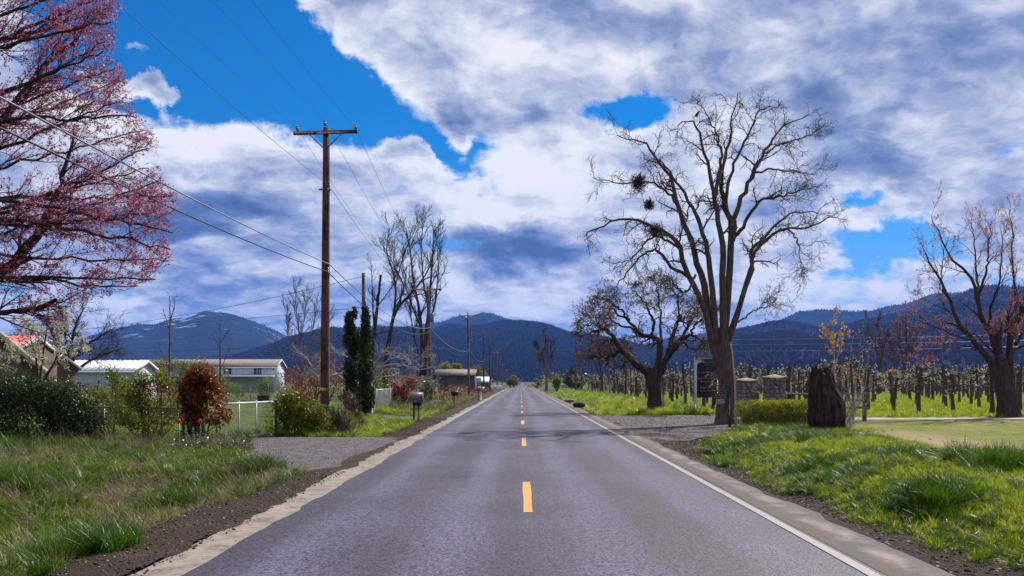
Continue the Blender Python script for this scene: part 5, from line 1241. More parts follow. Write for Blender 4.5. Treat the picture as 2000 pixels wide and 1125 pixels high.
M_red_reflect = plain('red_reflector', (0.75, 0.025, 0.015), .25, .6)
M_glass = plain('window_glass', (0.03, 0.035, 0.045), .08, .7)
M_tan = simple('tan_wall', (0.13, 0.10, 0.08), (0.17, 0.14, 0.11), 3, .85, .2)
M_brownwall = simple('brown_wall', (0.10, 0.068, 0.06), (0.14, 0.10, 0.09), 3, .85, .2)
M_trim = plain('pale_trim', (0.50, 0.46, 0.42), .6, .3)
M_redroof = plain('red_metal_roof', (0.62, 0.11, 0.13), .38, .5)
M_metalroof = plain('white_metal_roof', (0.62, 0.64, 0.68), .35, .5, .2)
M_shingle = simple('brown_shingle', (0.13, 0.105, 0.10), (0.21, 0.175, 0.165), 5, .9, .2)
M_greywall = plain('grey_siding', (0.11, 0.11, 0.13), .7, .3)
M_teal = plain('teal_print', (0.02, 0.22, 0.20), .6, .3)
M_yel = plain('yellow_marker', (0.75, 0.38, 0.03), .6, .3)
M_maroon = plain('maroon_board', (0.060, 0.026, 0.030), .6, .3)
M_board = plain('dark_sign_panel', (0.022, 0.012, 0.014), .6, .3)
M_letter = plain('cream_lettering', (0.36, 0.32, 0.28), .6, .3)
M_letter_w = plain('white_lettering', (0.75, 0.75, 0.75), .6, .3)

def lettering(txt, size, mat, parent, loc, rz=0.0, align='CENTER'):
    c = bpy.data.curves.new('lettering', 'FONT'); c.body = txt; c.size = size; c.align_x = align; c.align_y = 'CENTER'; c.extrude = .003; c.resolution_u = 3
    tmp = bpy.data.objects.new('lettering_tmp', c)
    me = bpy.data.meshes.new_from_object(tmp); bpy.data.objects.remove(tmp); bpy.data.curves.remove(c)
    me.materials.clear()
    o = link('lettering', me, mat, parent); o.location = loc; o.rotation_euler = (math.pi / 2, 0, rz)
    return o

# --- utility poles
def insulator(x, z, t, s=1.0):
    m = MB(); m.tube([(x, 0, z), (x, 0, z + .12 * s)], .012, 5)
    m.lathe([(0, .08), (.055, .085), (.06, .11), (.045, .125), (.075, .14), (.078, .165), (.045, .18), (.035, .22), (.05, .235), (.04, .26), (0, .265)], (x, 0, z), 9)
    return m.build('insulator', M_ceramic, t, True)
def utility_pole(label, X, Y, top, arm=True, lean=(0, 0), mat=None, r0=.165, r1=.115, armz=None, tilt=0.0, extra=None, z0=None, grp='utility poles along the road'):
    zb = tz1(X, Y) if z0 is None else z0
    t = thing('utility_pole', label, 'utility pole', (X, Y, zb), 0, grp); H = top - zb
    m = MB(); m.tube([(lean[0] * u, lean[1] * u, -.3 + (H + .3) * u) for u in np.linspace(0, 1, 8)], np.linspace(r0, r1, 8), 12)
    m.build('pole', mat or M_pole2, t, True)
    if arm:
        za = (armz if armz else top - .35) - zb; rot = Euler((0, tilt, 0))
        m = MB(); m.box((lean[0], -.17, za), (2.35, .10, .125), bev=.01, rot=rot); m.build('crossarm', mat or M_pole2, t)
        for s in (-1, 1):
            m = MB(); a = Vector((lean[0] + s * .62, -.24, za - .05)); b = Vector((lean[0] + s * .02, -.20, za - .62)); m.tube([a, b], .022, 5); m.build('brace', M_steel_dark, t)
        for x in (-1.08, 1.08): insulator(lean[0] + x, za + .06 - x * tilt, t)
        insulator(lean[0] - .06, H + .0, t, 1.2)
    if extra: extra(t, H)
    return t
def extra1(t, H):
    m = MB()
    for z in (8.95,): m.box((0, -.10, z), (.36, .05, .05)); m.lathe([(0, 0), (.045, .01), (.05, .05), (.03, .08), (0, .09)], (.20, -.02, z - .03), 8)
    m.build('bracket', M_steel_dark, t)
    m = MB(); m.lathe([(.172, 1.55), (.176, 1.56), (.176, 1.64), (.172, 1.65)], sides=14); m.build('yellow_band', M_yel, t, True)
    m = MB(); m.tube([(.165, -.05, .1), (.158, -.05, 3.2)], .022, 6); m.build('ground_wire_guard', M_pole2, t)
    m = MB(); m.tube([(.15, -.08, 6.1), (.20, -.25, 5.92), (.26, -.42, 5.80), (.30, -.55, 5.92), (.26, -.65, 6.0)], .014, 5); m.build('cable_loop', M_wire_bright, t)
PX1 = (634 - CX) / F * 32
utility_pole('tall reddish brown utility pole nearest the camera, bare crossarm on top', PX1, 32, 11.15, True, (.07, 0), M_pole, .18, .125, armz=10.94, tilt=-.03, extra=extra1)
def extra2(t, H):
    m = MB(); m.lathe([(0, 0), (.17, .01), (.18, .05), (.18, .75), (.15, .82), (0, .84)], (.10, -.32, 7.0), 12); m.tube([(.1, -.32, 7.8), (.1, -.32, 8.05)], .03, 6); m.build('transformer', M_steel_dark, t, True)
    m = MB(); m.box((-.25, -.15, H - 1.3), (.9, .07, .08)); m.build('secondary_arm', M_pole2, t)
PX2 = (842 - CX) / F * 76
utility_pole('second utility pole, with a grey transformer can, in front of the tall bare poplars', PX2, 76, 10.15, True, (-.30, 0), None, armz=9.85, extra=extra2)
def extra3(t, H):
    m = MB(); m.box((-.35, -.15, H - .95), (1.1, .07, .08)); m.build('secondary_arm', M_pole2, t)
PX3 = (916 - CX) / F * 115
utility_pole('third utility pole with crossarm, right of the willows', PX3, 115, 10.8, True, (-.15, 0), None, armz=10.5, extra=extra3)
PX4 = (945 - CX) / F * 160
utility_pole('fourth utility pole, dark, standing before the white sign', PX4, 160, 10.85, True, (0, 0), M_pole, armz=10.5)
utility_pole('plain dark pole between two crossarm poles on the far left roadside', (957 - CX) / F * 175, 175, 10.1, False, mat=M_pole)
PX5 = (971 - CX) / F * 225
utility_pole('fifth crossarm pole, thin and far along the left roadside', PX5, 225, 9.6, True, armz=9.3)
utility_pole('sixth crossarm pole, small and grey near the end of the left roadside', (981 - CX) / F * 300, 300, 8.0, True, armz=7.7)
utility_pole('farthest tiny crossarm pole in the left row', (990 - CX) / F * 390, 390, 7.2, True, armz=6.9)
PXB = (710 - CX) / F * 50
utility_pole('plain wooden pole without crossarm rising behind the right cypress', PXB, 50, 1.8 + 212 / F * 50, False, mat=M_pole2, r0=.13, r1=.10)
utility_pole('plain pole on the right verge left of the oak', (1125 - CX) / F * 132, 132, 1.8 + 98 / F * 132, False, mat=M_pole2, r0=.16, r1=.12,
             extra=lambda t, H: (lambda m: m.build('pole_cap', M_steel_dark, t))(MB().box((.1, -.1, H - .15), (.5, .3, .22))))
utility_pole('tall thin pole beyond the orchard left of the maple', (1862 - CX) / F * 170, 170, 1.8 + 88 / F * 170, False, mat=M_pole2, r0=.16, r1=.11, grp='poles beyond the orchard')
utility_pole('small pole beyond the orchard behind the old stump', (1612 - CX) / F * 180, 180, 1.8 + 70 / F * 180, False, mat=M_pole2, r0=.13, r1=.1, grp='poles beyond the orchard')

# --- wires
def wire(label, a, b, sag, r=.006, mat=None, n=40, group=None):
    a, b = Vector(a), Vector(b); pts = []
    for u in np.linspace(0, 1, n):
        p = a.lerp(b, u); p.z -= sag * 4 * u * (1 - u); pts.append(p - a)
    m = MB(); m.tube([tuple(p) for p in pts], r, 5, False)
    o = m.build('power_line', mat or M_wire, None, True); o.location = a
    return tag(o, label, 'power line', group)
PN = [(-7.3, -15, 10.94), (PX1 + .07, 32, 10.94 + .2), (PX2 - .30, 76, 9.85 + .2), (PX3 - .15, 115, 10.5 + .2), (PX4, 160, 10.5 + .2), (PX5, 225, 9.3 + .2), ((981 - CX) / F * 300, 300, 7.9)]
spn = ['overhead from the camera to the nearest pole', 'between the first and second poles', 'between the second and third poles', 'between the third and fourth poles', 'between the fourth and fifth poles', 'between the fifth and sixth poles']
for i in range(6):
    for x, w, dz in ((-1.08, 'left', 0), (-.06, 'middle', .28), (1.08, 'right', 0)):
        a = PN[i]; b = PN[i + 1]
        wire('thin %s top wire %s' % (w, spn[i]), (a[0] + x, a[1], a[2] + dz), (b[0] + x, b[1], b[2] + dz), .8 if i == 0 else .7, .0045 + .001 * i, M_wire)
LO = [(-7.1, -15, 6.3), (PX1 + .22, 31.8, 6.1), (PX2 - .05, 75.8, 6.5), (PX3 + .1, 114.8, 5.9), (PX4 + .15, 159.8, 5.8)]
for i in range(4):
    a, b = LO[i], LO[i + 1]
    wire('thick upper cable %s' % spn[i], a, b, .55 if i == 0 else .8, .017, M_wire_bright if i else M_wire_bright)
    wire('thick lower cable %s' % spn[i], (a[0], a[1], a[2] - .34), (b[0], b[1], b[2] - .3), .65 if i == 0 else 1.0, .017, M_wire)
wire('thin neutral wire overhead to the bracket on the nearest pole', (-7.0, -15, 9.2), (PX1 + .2, 31.9, 9.0), .75, .006)
wire('thin neutral wire from the nearest pole bracket to the second pole', (PX1 + .2, 31.9, 9.0), (PX2 - .2, 76, 8.6), .7, .007)
wire('upper service line from the plain pole across to the left houses', P(708, 540, 50), P(-60, 655, 78), .9, .014)
wire('lower service line from the plain pole across to the left houses', P(708, 600, 50), P(-60, 644, 92), .5, .012)
wire('upper distant line crossing the blue mountain on the left', P(842, 652, 76), P(-80, 678, 120), 1.1, .018)
wire('lower distant line crossing the blue mountain on the left', P(842, 660, 76), P(-80, 704, 120), 1.0, .018)
for k, (ya, yb, s) in enumerate(((661, 655, .4), (671, 668, .3), (684, 680, .3))):
    wire('%s of three distant lines crossing above the orchard' % ('highest', 'middle', 'lowest')[k], P(1330, ya + 2, 185), P(2100, yb - 6, 168), s, .022, M_wire_bright)

# --- mailboxes
def mail_shape(L, Wd, Hh, c):
    prof = [(-Wd / 2, 0), (Wd / 2, 0), (Wd / 2, Hh * .62)] + [(Wd / 2 * math.cos(a), Hh * .62 + Hh * .38 * math.sin(a)) for a in np.linspace(.25, math.pi - .25, 7)] + [(-Wd / 2, Hh * .62)]
    n = len(prof); V = [(-L / 2, y, z) for y, z in prof] + [(L / 2, y, z) for y, z in prof]
    m = MB(); m.add(np.array(V) + np.array(c), [[i, (i + 1) % n, n + (i + 1) % n, n + i] for i in range(n)], [[0, i + 1, i] for i in range(1, n - 1)] + [[n, n + i, n + i + 1] for i in range(1, n - 1)])
    return m
mbx = gp(812.5, 42)
t = thing('mailbox', 'large grey mailbox on two dark posts beside the small paved driveway', 'mailbox', mbx)
mail_shape(.62, .40, .44, (0, 0, .98)).build('box', M_grey_box, t)
d_ = mail_shape(.03, .42, .46, (.325, 0, .97)).build('door', M_steel_dark, t); m = MB(); m.box((.35, 0, 1.36), (.03, .06, .03)); m.build('handle', M_steel_dark, d_)
for s in (-.10, .12):
    m = MB(); m.box((s, s * .3, .40), (.085, .085, 1.0), bev=.008); m.build('post', M_post_dark, t)
m = MB(); m.box((.04, 0, .93), (.50, .36, .05), bev=.006); m.box((.05, 0, .84), (.42, .09, .12)); m.build('shelf', M_post_dark, t)
t = thing('mailbox', 'small black mailbox on a rusty brown post beyond the red berry bush', 'mailbox', gp(888, 68))
mail_shape(.56, .26, .32, (0, 0, .92)).build('box', M_black, t); mail_shape(.02, .27, .33, (.29, 0, .915)).build('door', M_black, t)
m = MB(); m.box((-.05, 0, .42), (.12, .12, 1.0), bev=.01); m.box((0, 0, .90), (.4, .2, .04)); m.build('post', M_brown_wood, t)
m = MB(); m.box((.15, -.14, 1.22), (.03, .015, .16)); m.box((.18, -.14, 1.28), (.08, .012, .05)); m.build('flag', M_red_reflect, t)
t = thing('mailbox', 'white and grey pair of mailboxes on a white post, farthest of the three', 'mailbox', gp(937, 83))
mail_shape(.42, .26, .34, (-.12, 0, .95)).build('box', M_grey_box, t); mail_shape(.30, .26, .32, (.28, .1, .95)).build('box', M_white, t)
m = MB(); m.box((.12, 0, .45), (.13, .1, .95), bev=.01); m.build('post', M_white, t); m = MB(); m.box((-.15, 0, .45), (.10, .1, 1.0), bev=.01); m.build('post', M_brown_wood, t)
m = MB(); m.box((0, 0, .93), (.8, .25, .04)); m.build('shelf', M_brown_wood, t); m = MB(); m.box((0, -.14, 1.36), (.03, .012, .14)); m.box((.04, -.14, 1.41), (.09, .012, .05)); m.build('flag', M_white, t)

# --- chain link
def chain(w, h, z0=.05, cell=.06, r=.0022):
    """diamond mesh in the xz plane, from x=0 to w"""
    m = MB(); A = []
    for s in (1, -1):
        for q in np.arange(-h, w + h, cell):
            x0, x1 = (q, q + h) if s > 0 else (q + h, q)
            z = (0.0, h); a = np.array([x0, 0, z[0]]); b = np.array([x1, 0, z[1]])
            if s < 0: a, b = np.array([x0, 0, 0.]), np.array([x1, 0, h])
            for lim, up in ((0, False), (w, True)):
                for p, o in ((a, b), (b, a)):
                    if (p[0] > lim) if up else (p[0] < lim):
                        if abs(o[0] - p[0]) > 1e-6:
                            f = (lim - p[0]) / (o[0] - p[0]); f = min(max(f, 0), 1); p[:] = p + (o - p) * f
            if np.linalg.norm(a - b) > .02 and -1e-6 <= min(a[0], b[0]) and max(a[0], b[0]) <= w + 1e-6: A.append(np.stack([a, b]))
    A = np.array(A); A[..., 2] += z0
    V, Q = tube_arrays(A, np.full(A.shape[:2], r), 3); m.add(V, Q); return m
def link_fence(label, a, b, h, posts, top=True, cell=.07, r=.0025, name='chain_link_fence', cat='fence', pr=.024, mat=None, bottom=False, group=None, rr=.02):
    a, b = Vector((a[0], a[1], tz1(*a[:2]))), Vector((b[0], b[1], tz1(*b[:2]))); d = b - a; w = math.hypot(d.x, d.y)
    t = thing(name, label, cat, a, math.atan2(d.y, d.x), group); sl = d.z / w
    c = chain(w, h - .06, .04, cell, r)
    for v in c.V: v[:, 2] += v[:, 0] * sl
    c.build('wire_mesh', M_steel_dark, t)['kind'] = 'stuff'
    for x in posts:
        m = MB(); m.tube([(x * w, .02, -.15 + x * d.z), (x * w, .02, h + .04 + x * d.z)], pr, 8); m.lathe([(pr * 1.3, 0), (pr * 1.2, .03), (0, .05)], (x * w, .02, h + .03 + x * d.z), 8); m.build('post', mat or M_steel, t, True)
    if top: m = MB(); m.tube([(0, .02, h), (w, .02, h + d.z)], rr, 8); m.build('top_rail', mat or M_steel, t, True)
    if bottom: m = MB(); m.tube([(0, .02, .06), (w, .02, .06 + d.z)], rr, 8); m.build('bottom_rail', mat or M_steel, t, True)
    return t
link_fence('galvanised chain link gate standing open beside the driveway', (-8.95, 25.9), (-8.28, 29.1), 1.12, (0.0, .33, .66), True, .06, .0032, 'chain_link_gate', 'gate', .028, mat=M_pipe, bottom=True, rr=.034)
t = thing('gate_post', 'dark round post at the right end of the gate', 'post', (-8.22, 29.2, 0)); m = MB(); m.tube([(0, 0, -.2), (0, 0, 1.15)], .05, 10); m.build('post', M_post_dark, t, True); m = MB(); m.lathe([(.055, 0), (.05, .03), (0, .05)], (0, 0, 1.15), 10); m.build('cap', M_steel_dark, t)
link_fence('low chain link fence running behind the shrubs left of the gate', (-15.5, 27.3), (-9.0, 26.2), 1.0, (0, .2, .4, .6, .8, .97), True, .075, mat=M_steel_dark)
link_fence('far chain link fence in front of the white house', (-30, 72.3), (-12.5, 72.3), 1.2, np.linspace(0, 1, 8), True, .11, .004, mat=M_steel_dark)
link_fence('short chain link panel facing the road behind the cypresses', (-8.75, 53), (-9.05, 62), 1.25, (0, .28, .55, .8, 1), True, .085, .0032)

# --- red reflectors on stakes
for pxx, Y, zt, lb in ((349, 23.2, .74, 'left red round reflector on a thin stake in front of the orange shrub'), (391, 24.0, .70, 'right red round reflector on a thin stake below the orange shrub')):
    x, y, z = gp(pxx, Y); t = thing('reflector', lb, 'reflector', (x, y, z))
    m = MB(); m.tube([(0, .015, -.1), (.01, .015, zt + .06 - z)], .009, 5); m.build('stake', M_steel, t)
    m = MB(); k = 14; pts = [(.058 * math.cos(q * 2 * math.pi / k), .058 * math.sin(q * 2 * math.pi / k) * 1.25 + zt - z) for q in range(k)]; m.prism(pts, -.012, .006); m.build('disc', M_red_reflect, t)
# --- two dark bins
for k, (pxx, lb) in enumerate(((509, 'left of two dark upright bins by the far fence'), (520.5, 'right of two dark upright bins by the far fence'))):
    t = thing('bin', lb, 'bin', gp(pxx, 68), .15 * k); m = MB(); w0, w1, h = .17, .21, .62
    V = [(sx * w, sy * w, z) for z, w in ((0.04, w0), (h, w1)) for sx, sy in ((-1, -1), (1, -1), (1, 1), (-1, 1))]
    m.add(V, [[0, 1, 2, 3], [4, 7, 6, 5]] + [[i, 4 + i, 4 + (i + 1) % 4, (i + 1) % 4] for i in range(4)]); m.build('body', M_black, t)
    m = MB(); m.box((0, 0, h + .025), (.46, .46, .05), bev=.015); m.build('lid', M_black, t)
    for s in (-1, 1): m = MB(); m.tube([(s * .17, .2, .06), (s * .21, .2, .06)], .06, 8); m.build('wheel', M_black, t)

# --- houses
def gable_house(name, label, x0, x1, y0, y1, ze, zr, wall, roof, trim, ov=.3, rib=None, wins=(), batten=None, cat='house', zb=0.0, extra=None, th=.10):
    """ridge along x; wins: (x, z, w, h) on the front wall (y0)"""
    c = ((x0 + x1) / 2, (y0 + y1) / 2); t = thing(name, label, cat, (c[0], c[1], zb)); hx, hy = (x1 - x0) / 2, (y1 - y0) / 2
    ze -= zb; zr -= zb
    V = [(s * hx, y, z) for s in (-1, 1) for y, z in ((-hy, -.3), (hy, -.3), (hy, ze), (0, zr - .02), (-hy, ze))]
    m = MB(); m.add(V, [[0, 5, 9, 4], [1, 2, 7, 6], [0, 1, 6, 5]], [[0, 4, 1], [4, 2, 1], [4, 3, 2], [5, 6, 9], [9, 6, 7], [9, 7, 8]]); m.build('wall', wall, t)
    sl = math.atan2(zr - ze, hy); Ls = math.hypot(hy, zr - ze) + ov
    for s in (-1, 1):
        R = Euler((sl * -s, 0, 0)).to_matrix(); mid = Vector((0, s * (hy + ov * math.cos(sl)) / 2, (zr + ze - ov * math.sin(sl)) / 2 + th * .6))
        m = MB(); m.box(tuple(mid), (2 * hx + 2 * ov, Ls, th), rot=R); ro = m.build('roof', roof, t)
        if rib:
            m = MB()
            for x in np.arange(-hx - ov + .05, hx + ov, rib): m.box(tuple(mid + R @ Vector((x, 0, th / 2 + .022))), (.05, Ls * .995, .045), rot=R)
            m.build('roof_rib', roof, ro)['kind'] = 'stuff'
        for e in (-1, 1):
            m = MB(); m.box(tuple(mid + R @ Vector((e * (hx + ov + .018), 0, -.04))), (.03, Ls + .02, .20), rot=R); m.build('rake_board', trim, t)
    m = MB(); m.box((0, -hy - ov - .01, ze - ov * math.tan(sl) - .03), (2 * hx + 2 * ov, .03, .18)); m.build('fascia', trim, t)
    if batten:
        m = MB()
        for x in np.arange(-hx + .1, hx, batten): m.box((x, -hy - .012, ze / 2), (.05, .025, ze - .06))
        m.build('batten', wall, t)['kind'] = 'stuff'
    for (x, z, w, h) in wins:
        x -= c[0]; z -= zb
        m = MB(); yy = -hy - .03
        for q in ((0, h / 2, w + .16, .09), (0, -h / 2, w + .2, .09)): m.box((x + q[0], yy, z + q[1]), (q[2], .09, q[3]))
        for q in (-w / 2, w / 2, 0): m.box((x + q, yy, z), (.08 if q else .05, .09 if q else .07, h - .10))
        f = m.build('window', trim, t); m = MB(); m.box((x, -hy - .012, z), (w, .02, h)); m.build('pane', M_glass, f)
    if extra: extra(t, hx, hy, ze)
    return t
gable_house('house', 'house with a red ribbed metal roof at the far left', -40, -26.8, 46.1, 50.2, 3.40, 4.22, M_brownwall, M_redroof, M_trim, .06, .34)
t = thing('house', 'tan front gable of the house at the left edge, cut by the frame', 'house', (-27.0, 41, 0), .52)
m = MB(); V = [(x, y, z) for y in (-.9, 4.2) for x, z in ((-4.1, -.2), (3.6, -.2), (3.6, 2.55), (0, 5.9), (-4.1, 2.2))]
m.add(V, [[0, 1, 2, 4], [5, 9, 7, 6], [1, 6, 7, 2], [0, 4, 9, 5]], [[4, 2, 3], [9, 8, 7]]); m.build('wall', M_tan, t)
for s, e in ((1, (4.1, 2.12)), (-1, (-4.6, 1.8))):
    m = MB(); m.prism([(0, 5.93), (e[0], e[1]), (e[0] + .05 * s, e[1] + .18), (0, 6.12)] if s > 0 else [(0, 6.12), (e[0] - .05, e[1] + .18), e, (0, 5.93)], -1.35, 4.4); m.build('roof', M_shingle, t)
    m = MB(); m.prism([(0, 5.84), (e[0], e[1] - .10), (e[0] + .03 * s, e[1] + .20), (0, 6.15)] if s > 0 else [(0, 6.15), (e[0] - .03, e[1] + .20), (e[0], e[1] - .1), (0, 5.84)], -1.42, -1.36); m.build('rake_board', M_trim, t)
m = MB(); m.box((2.6, -.93, 1.25), (1.9, .06, 1.5)); w_ = m.build('window', M_trim, t); m = MB(); m.box((2.6, -.965, 1.25), (1.7, .02, 1.3)); m.build('pane', M_glass, w_)
t = thing('garage', 'small tan gabled outbuilding beside the red roofed house', 'garage', (-27.45, 52, 0), .50)
m = MB(); V = [(x, y, z) for y in (0, 4) for x, z in ((-.85, -.2), (.75, -.2), (.75, 2.65), (0, 3.28), (-.85, 2.75))]
m.add(V, [[0, 1, 2, 4], [5, 9, 7, 6], [1, 6, 7, 2], [0, 4, 9, 5]], [[4, 2, 3], [9, 8, 7]]); m.build('wall', M_tan, t)
for s in (1, -1):
    m = MB(); m.prism([(0, 3.3), (s * 1.0, 2.5), (s * 1.02, 2.62), (0, 3.42)], -.5, 4.2); m.build('roof', M_shingle, t)
    m = MB(); m.prism([(0, 3.26), (s * 1.0, 2.46), (s * 1.03, 2.63), (0, 3.44)], -.56, -.505); m.build('rake_board', M_trim, t)
gable_house('shed', 'white shed with a pale ribbed metal roof', -52, -31.2, 70, 74.4, 2.67, 3.45, M_white, M_metalroof, M_white, .25, .42, cat='shed')
m = MB()
def porch(t, hx, hy, ze):
    m = MB(); m.box((1.5, -hy - 1.3, ze - 1.55), (2 * hx - 3, 2.6, .12)); m.box((1.5, -hy - 2.62, ze - 1.58), (2 * hx - 3, .05, .24)); p_ = m.build('porch_roof', M_white, t)
    for x in (-6, -3, .3, 3.3, hx - .5):
        m = MB(); m.box((x, -hy - 2.4, (ze - 1.7) / 2), (.22, .22, ze - 1.72)); m.box((x, -hy - 2.4, ze - 1.85), (.5, .3, .3)); m.build('porch_post', M_white, p_)
gable_house('house', 'white two storey house with brown roof and porch behind the far fence', -62, -39.6, 140, 145.6, 4.2, 5.35, M_white, M_shingle, M_white, .35, None, ((-47.2, 3.5, 1.4, 1.15), (-42.4, 3.5, 1.3, 1.15), (-53, 3.5, 1.4, 1.15)), .45, extra=porch)
gable_house('building', 'long low grey building behind the roadside brush', -14.6, -7.6 - .4, 150, 158, 2.95, 3.85, M_greywall, M_shingle, M_greywall, .3, None, ((-13.2, 2.3, .9, .45), (-10.3, 2.3, 1.1, .5), (-8.7, 2.3, 1.0, .45)), None, 'building')
gable_house('shop', 'white and grey roadside building with pale roof', -11.2, -7.0, 192, 199, 1.75, 2.75, M_steel_dark, M_white, M_white, .2, None, (), None, 'building')
t = thing('sign', 'white signboard with green lettering and a dark base strip by the grey building', 'sign', gp(931.5, 172))
m = MB(); m.box((0, 0, 2.1), (1.7, .12, .85), bev=.02); m.build('board', M_white, t)
m = MB(); m.box((0, -.065, 1.74), (1.6, .01, .12)); m.box((.05, -.065, 2.18), (1.1, .01, .11)); m.box((-.2, -.065, 2.0), (.7, .01, .07)); m.build('print', M_teal, t)
for s in (-.7, .7): m = MB(); m.box((s, .02, .85), (.1, .08, 1.8)); m.build('post', M_greywall, t)
t = thing('panel_fence', 'row of white boards beside the road under the far poles', 'fence', gp(966, 205))
for k in range(4):
    m = MB(); m.box((-1.55 + k * 1.02, .2 * k, .55), (.93, .06, 1.15), bev=.01); m.build('panel', M_white, t)
    m = MB(); m.box((-2.05 + k * 1.02, .2 * k + .06, .55), (.09, .09, 1.25)); m.build('post', M_white, t)
gable_house('house', 'low pale building just visible behind the right orchard', (1790 - CX) / F * 230, (1846 - CX) / F * 230, 230, 240, 1.9, 2.6, M_white, M_metalroof, M_white, .2, None, (), None, 'house')
gable_house('house', 'tiny pale house beyond the green tree on the far right', (1096 - CX) / F * 260, (1112 - CX) / F * 260, 260, 266, .2, 1.1, M_white, M_shingle, M_white, .2, None, (((1101 - CX) / F * 260, -.7, .8, .6), ((1107 - CX) / F * 260, -.7, .8, .6)), None, 'house', -2.0)

# --- signs
xs_ = (1380.5 - CX) / F * 50
t = thing('winery_sign', 'tall maroon winery sign on two white posts behind the big bare tree', 'sign', (xs_, 50, tz1(xs_, 50)))
for s in (-1, 1): m = MB(); m.box((s * .66, 0, 1.5), (.15, .15, 3.2), bev=.012); m.build('post', M_white, t)
bo = None; m = MB(); m.box((0, -.01, 1.97), (1.17, .07, 2.28), bev=.01); bo = m.build('board', M_maroon, t)
for (z0, z1) in ((2.98, 2.47), (2.40, 2.16), (2.09, 1.62), (1.54, 1.10)):
    m = MB(); m.box((0, -.052, (z0 + z1) / 2), (1.02, .02, z0 - z1), bev=.006); m.build('panel', M_board, bo)
for tx, sz, z in (('Eden Valley Orchards', .118, 2.86), ('EST. 1885', .065, 2.74), ('Voorhies Mansion', .135, 2.28), ('EdenVale Winery', .155, 1.95), ('Tasting Room', .155, 1.75), ('Rogue Valley', .155, 1.42), ('Wine Center', .155, 1.23)):
    lettering(tx, sz, M_letter, bo, (0, -.066, z))
m = MB(); m.box((0, -.065, 2.665), (.9, .004, .012)); m.box((0, -.065, 2.53), (.7, .004, .010)); m.build('rule', M_letter, bo)
t = thing('hanging_sign', 'small dark event parking sign hanging from a black post in front of the tree', 'sign', gp(1425, 34.4))
m = MB(); m.box((0, 0, .72), (.095, .095, 1.65), bev=.008); m.lathe([(.05, 1.54), (.03, 1.56), (.055, 1.60), (.03, 1.64), (0, 1.65)], sides=10); m.build('post', M_post_dark, t)
m = MB(); m.box((-.26, -.01, 1.43), (.9, .06, .07), bev=.006); m.build('arm', M_post_dark, t)
m = MB(); m.box((-.37, -.01, 1.115), (.60, .035, .43), bev=.006); bo = m.build('board', M_post_dark, t)
for s in (-.58, -.16): m = MB(); m.tube([(s, -.01, 1.32), (s, -.01, 1.40)], .008, 5); m.build('hook', M_steel_dark, t)
for tx, sz, z, mm in (('South Gate', .092, 1.265, M_letter), ('Event Parking', .088, 1.175, M_letter), ('NEXT', .135, 1.055, M_letter_w), ('RIGHT', .135, .955, M_letter_w)): lettering(tx, sz, mm, bo, (-.37, -.030, z))
t = thing('marker_post', 'slim brown post with a low crossbar just right of the oak trunk', 'post', gp(1293, 49))
m = MB(); m.box((0, 0, 1.0), (.11, .11, 2.2), bev=.01); m.build('post', M_brown_wood, t); m = MB(); m.box((-.42, -.07, .52), (.84, .03, .06)); m.build('crossbar', M_brown_wood, t)
for lb, X, Y, mt, s in (('tiny orange diamond warning sign far along the right verge', 4.8, 470, M_yel, .62), ('tiny bright yellow green sign at the far end of the road', 4.2, 760, plain('lime_sign', (.55, .85, .02), .5, .3), .9)):
    t = thing('road_sign', lb, 'road sign', (X, Y, tz1(X, Y))); m = MB(); m.box((0, 0, 1.3), (s * 1.3, .04, s * 1.3), rot=Euler((0, math.pi / 4, 0))); m.build('plate', mt, t)
    m = MB(); m.tube([(0, .05, -.1), (0, .05, 1.8)], .05, 6); m.build('post', M_steel_dark, t)

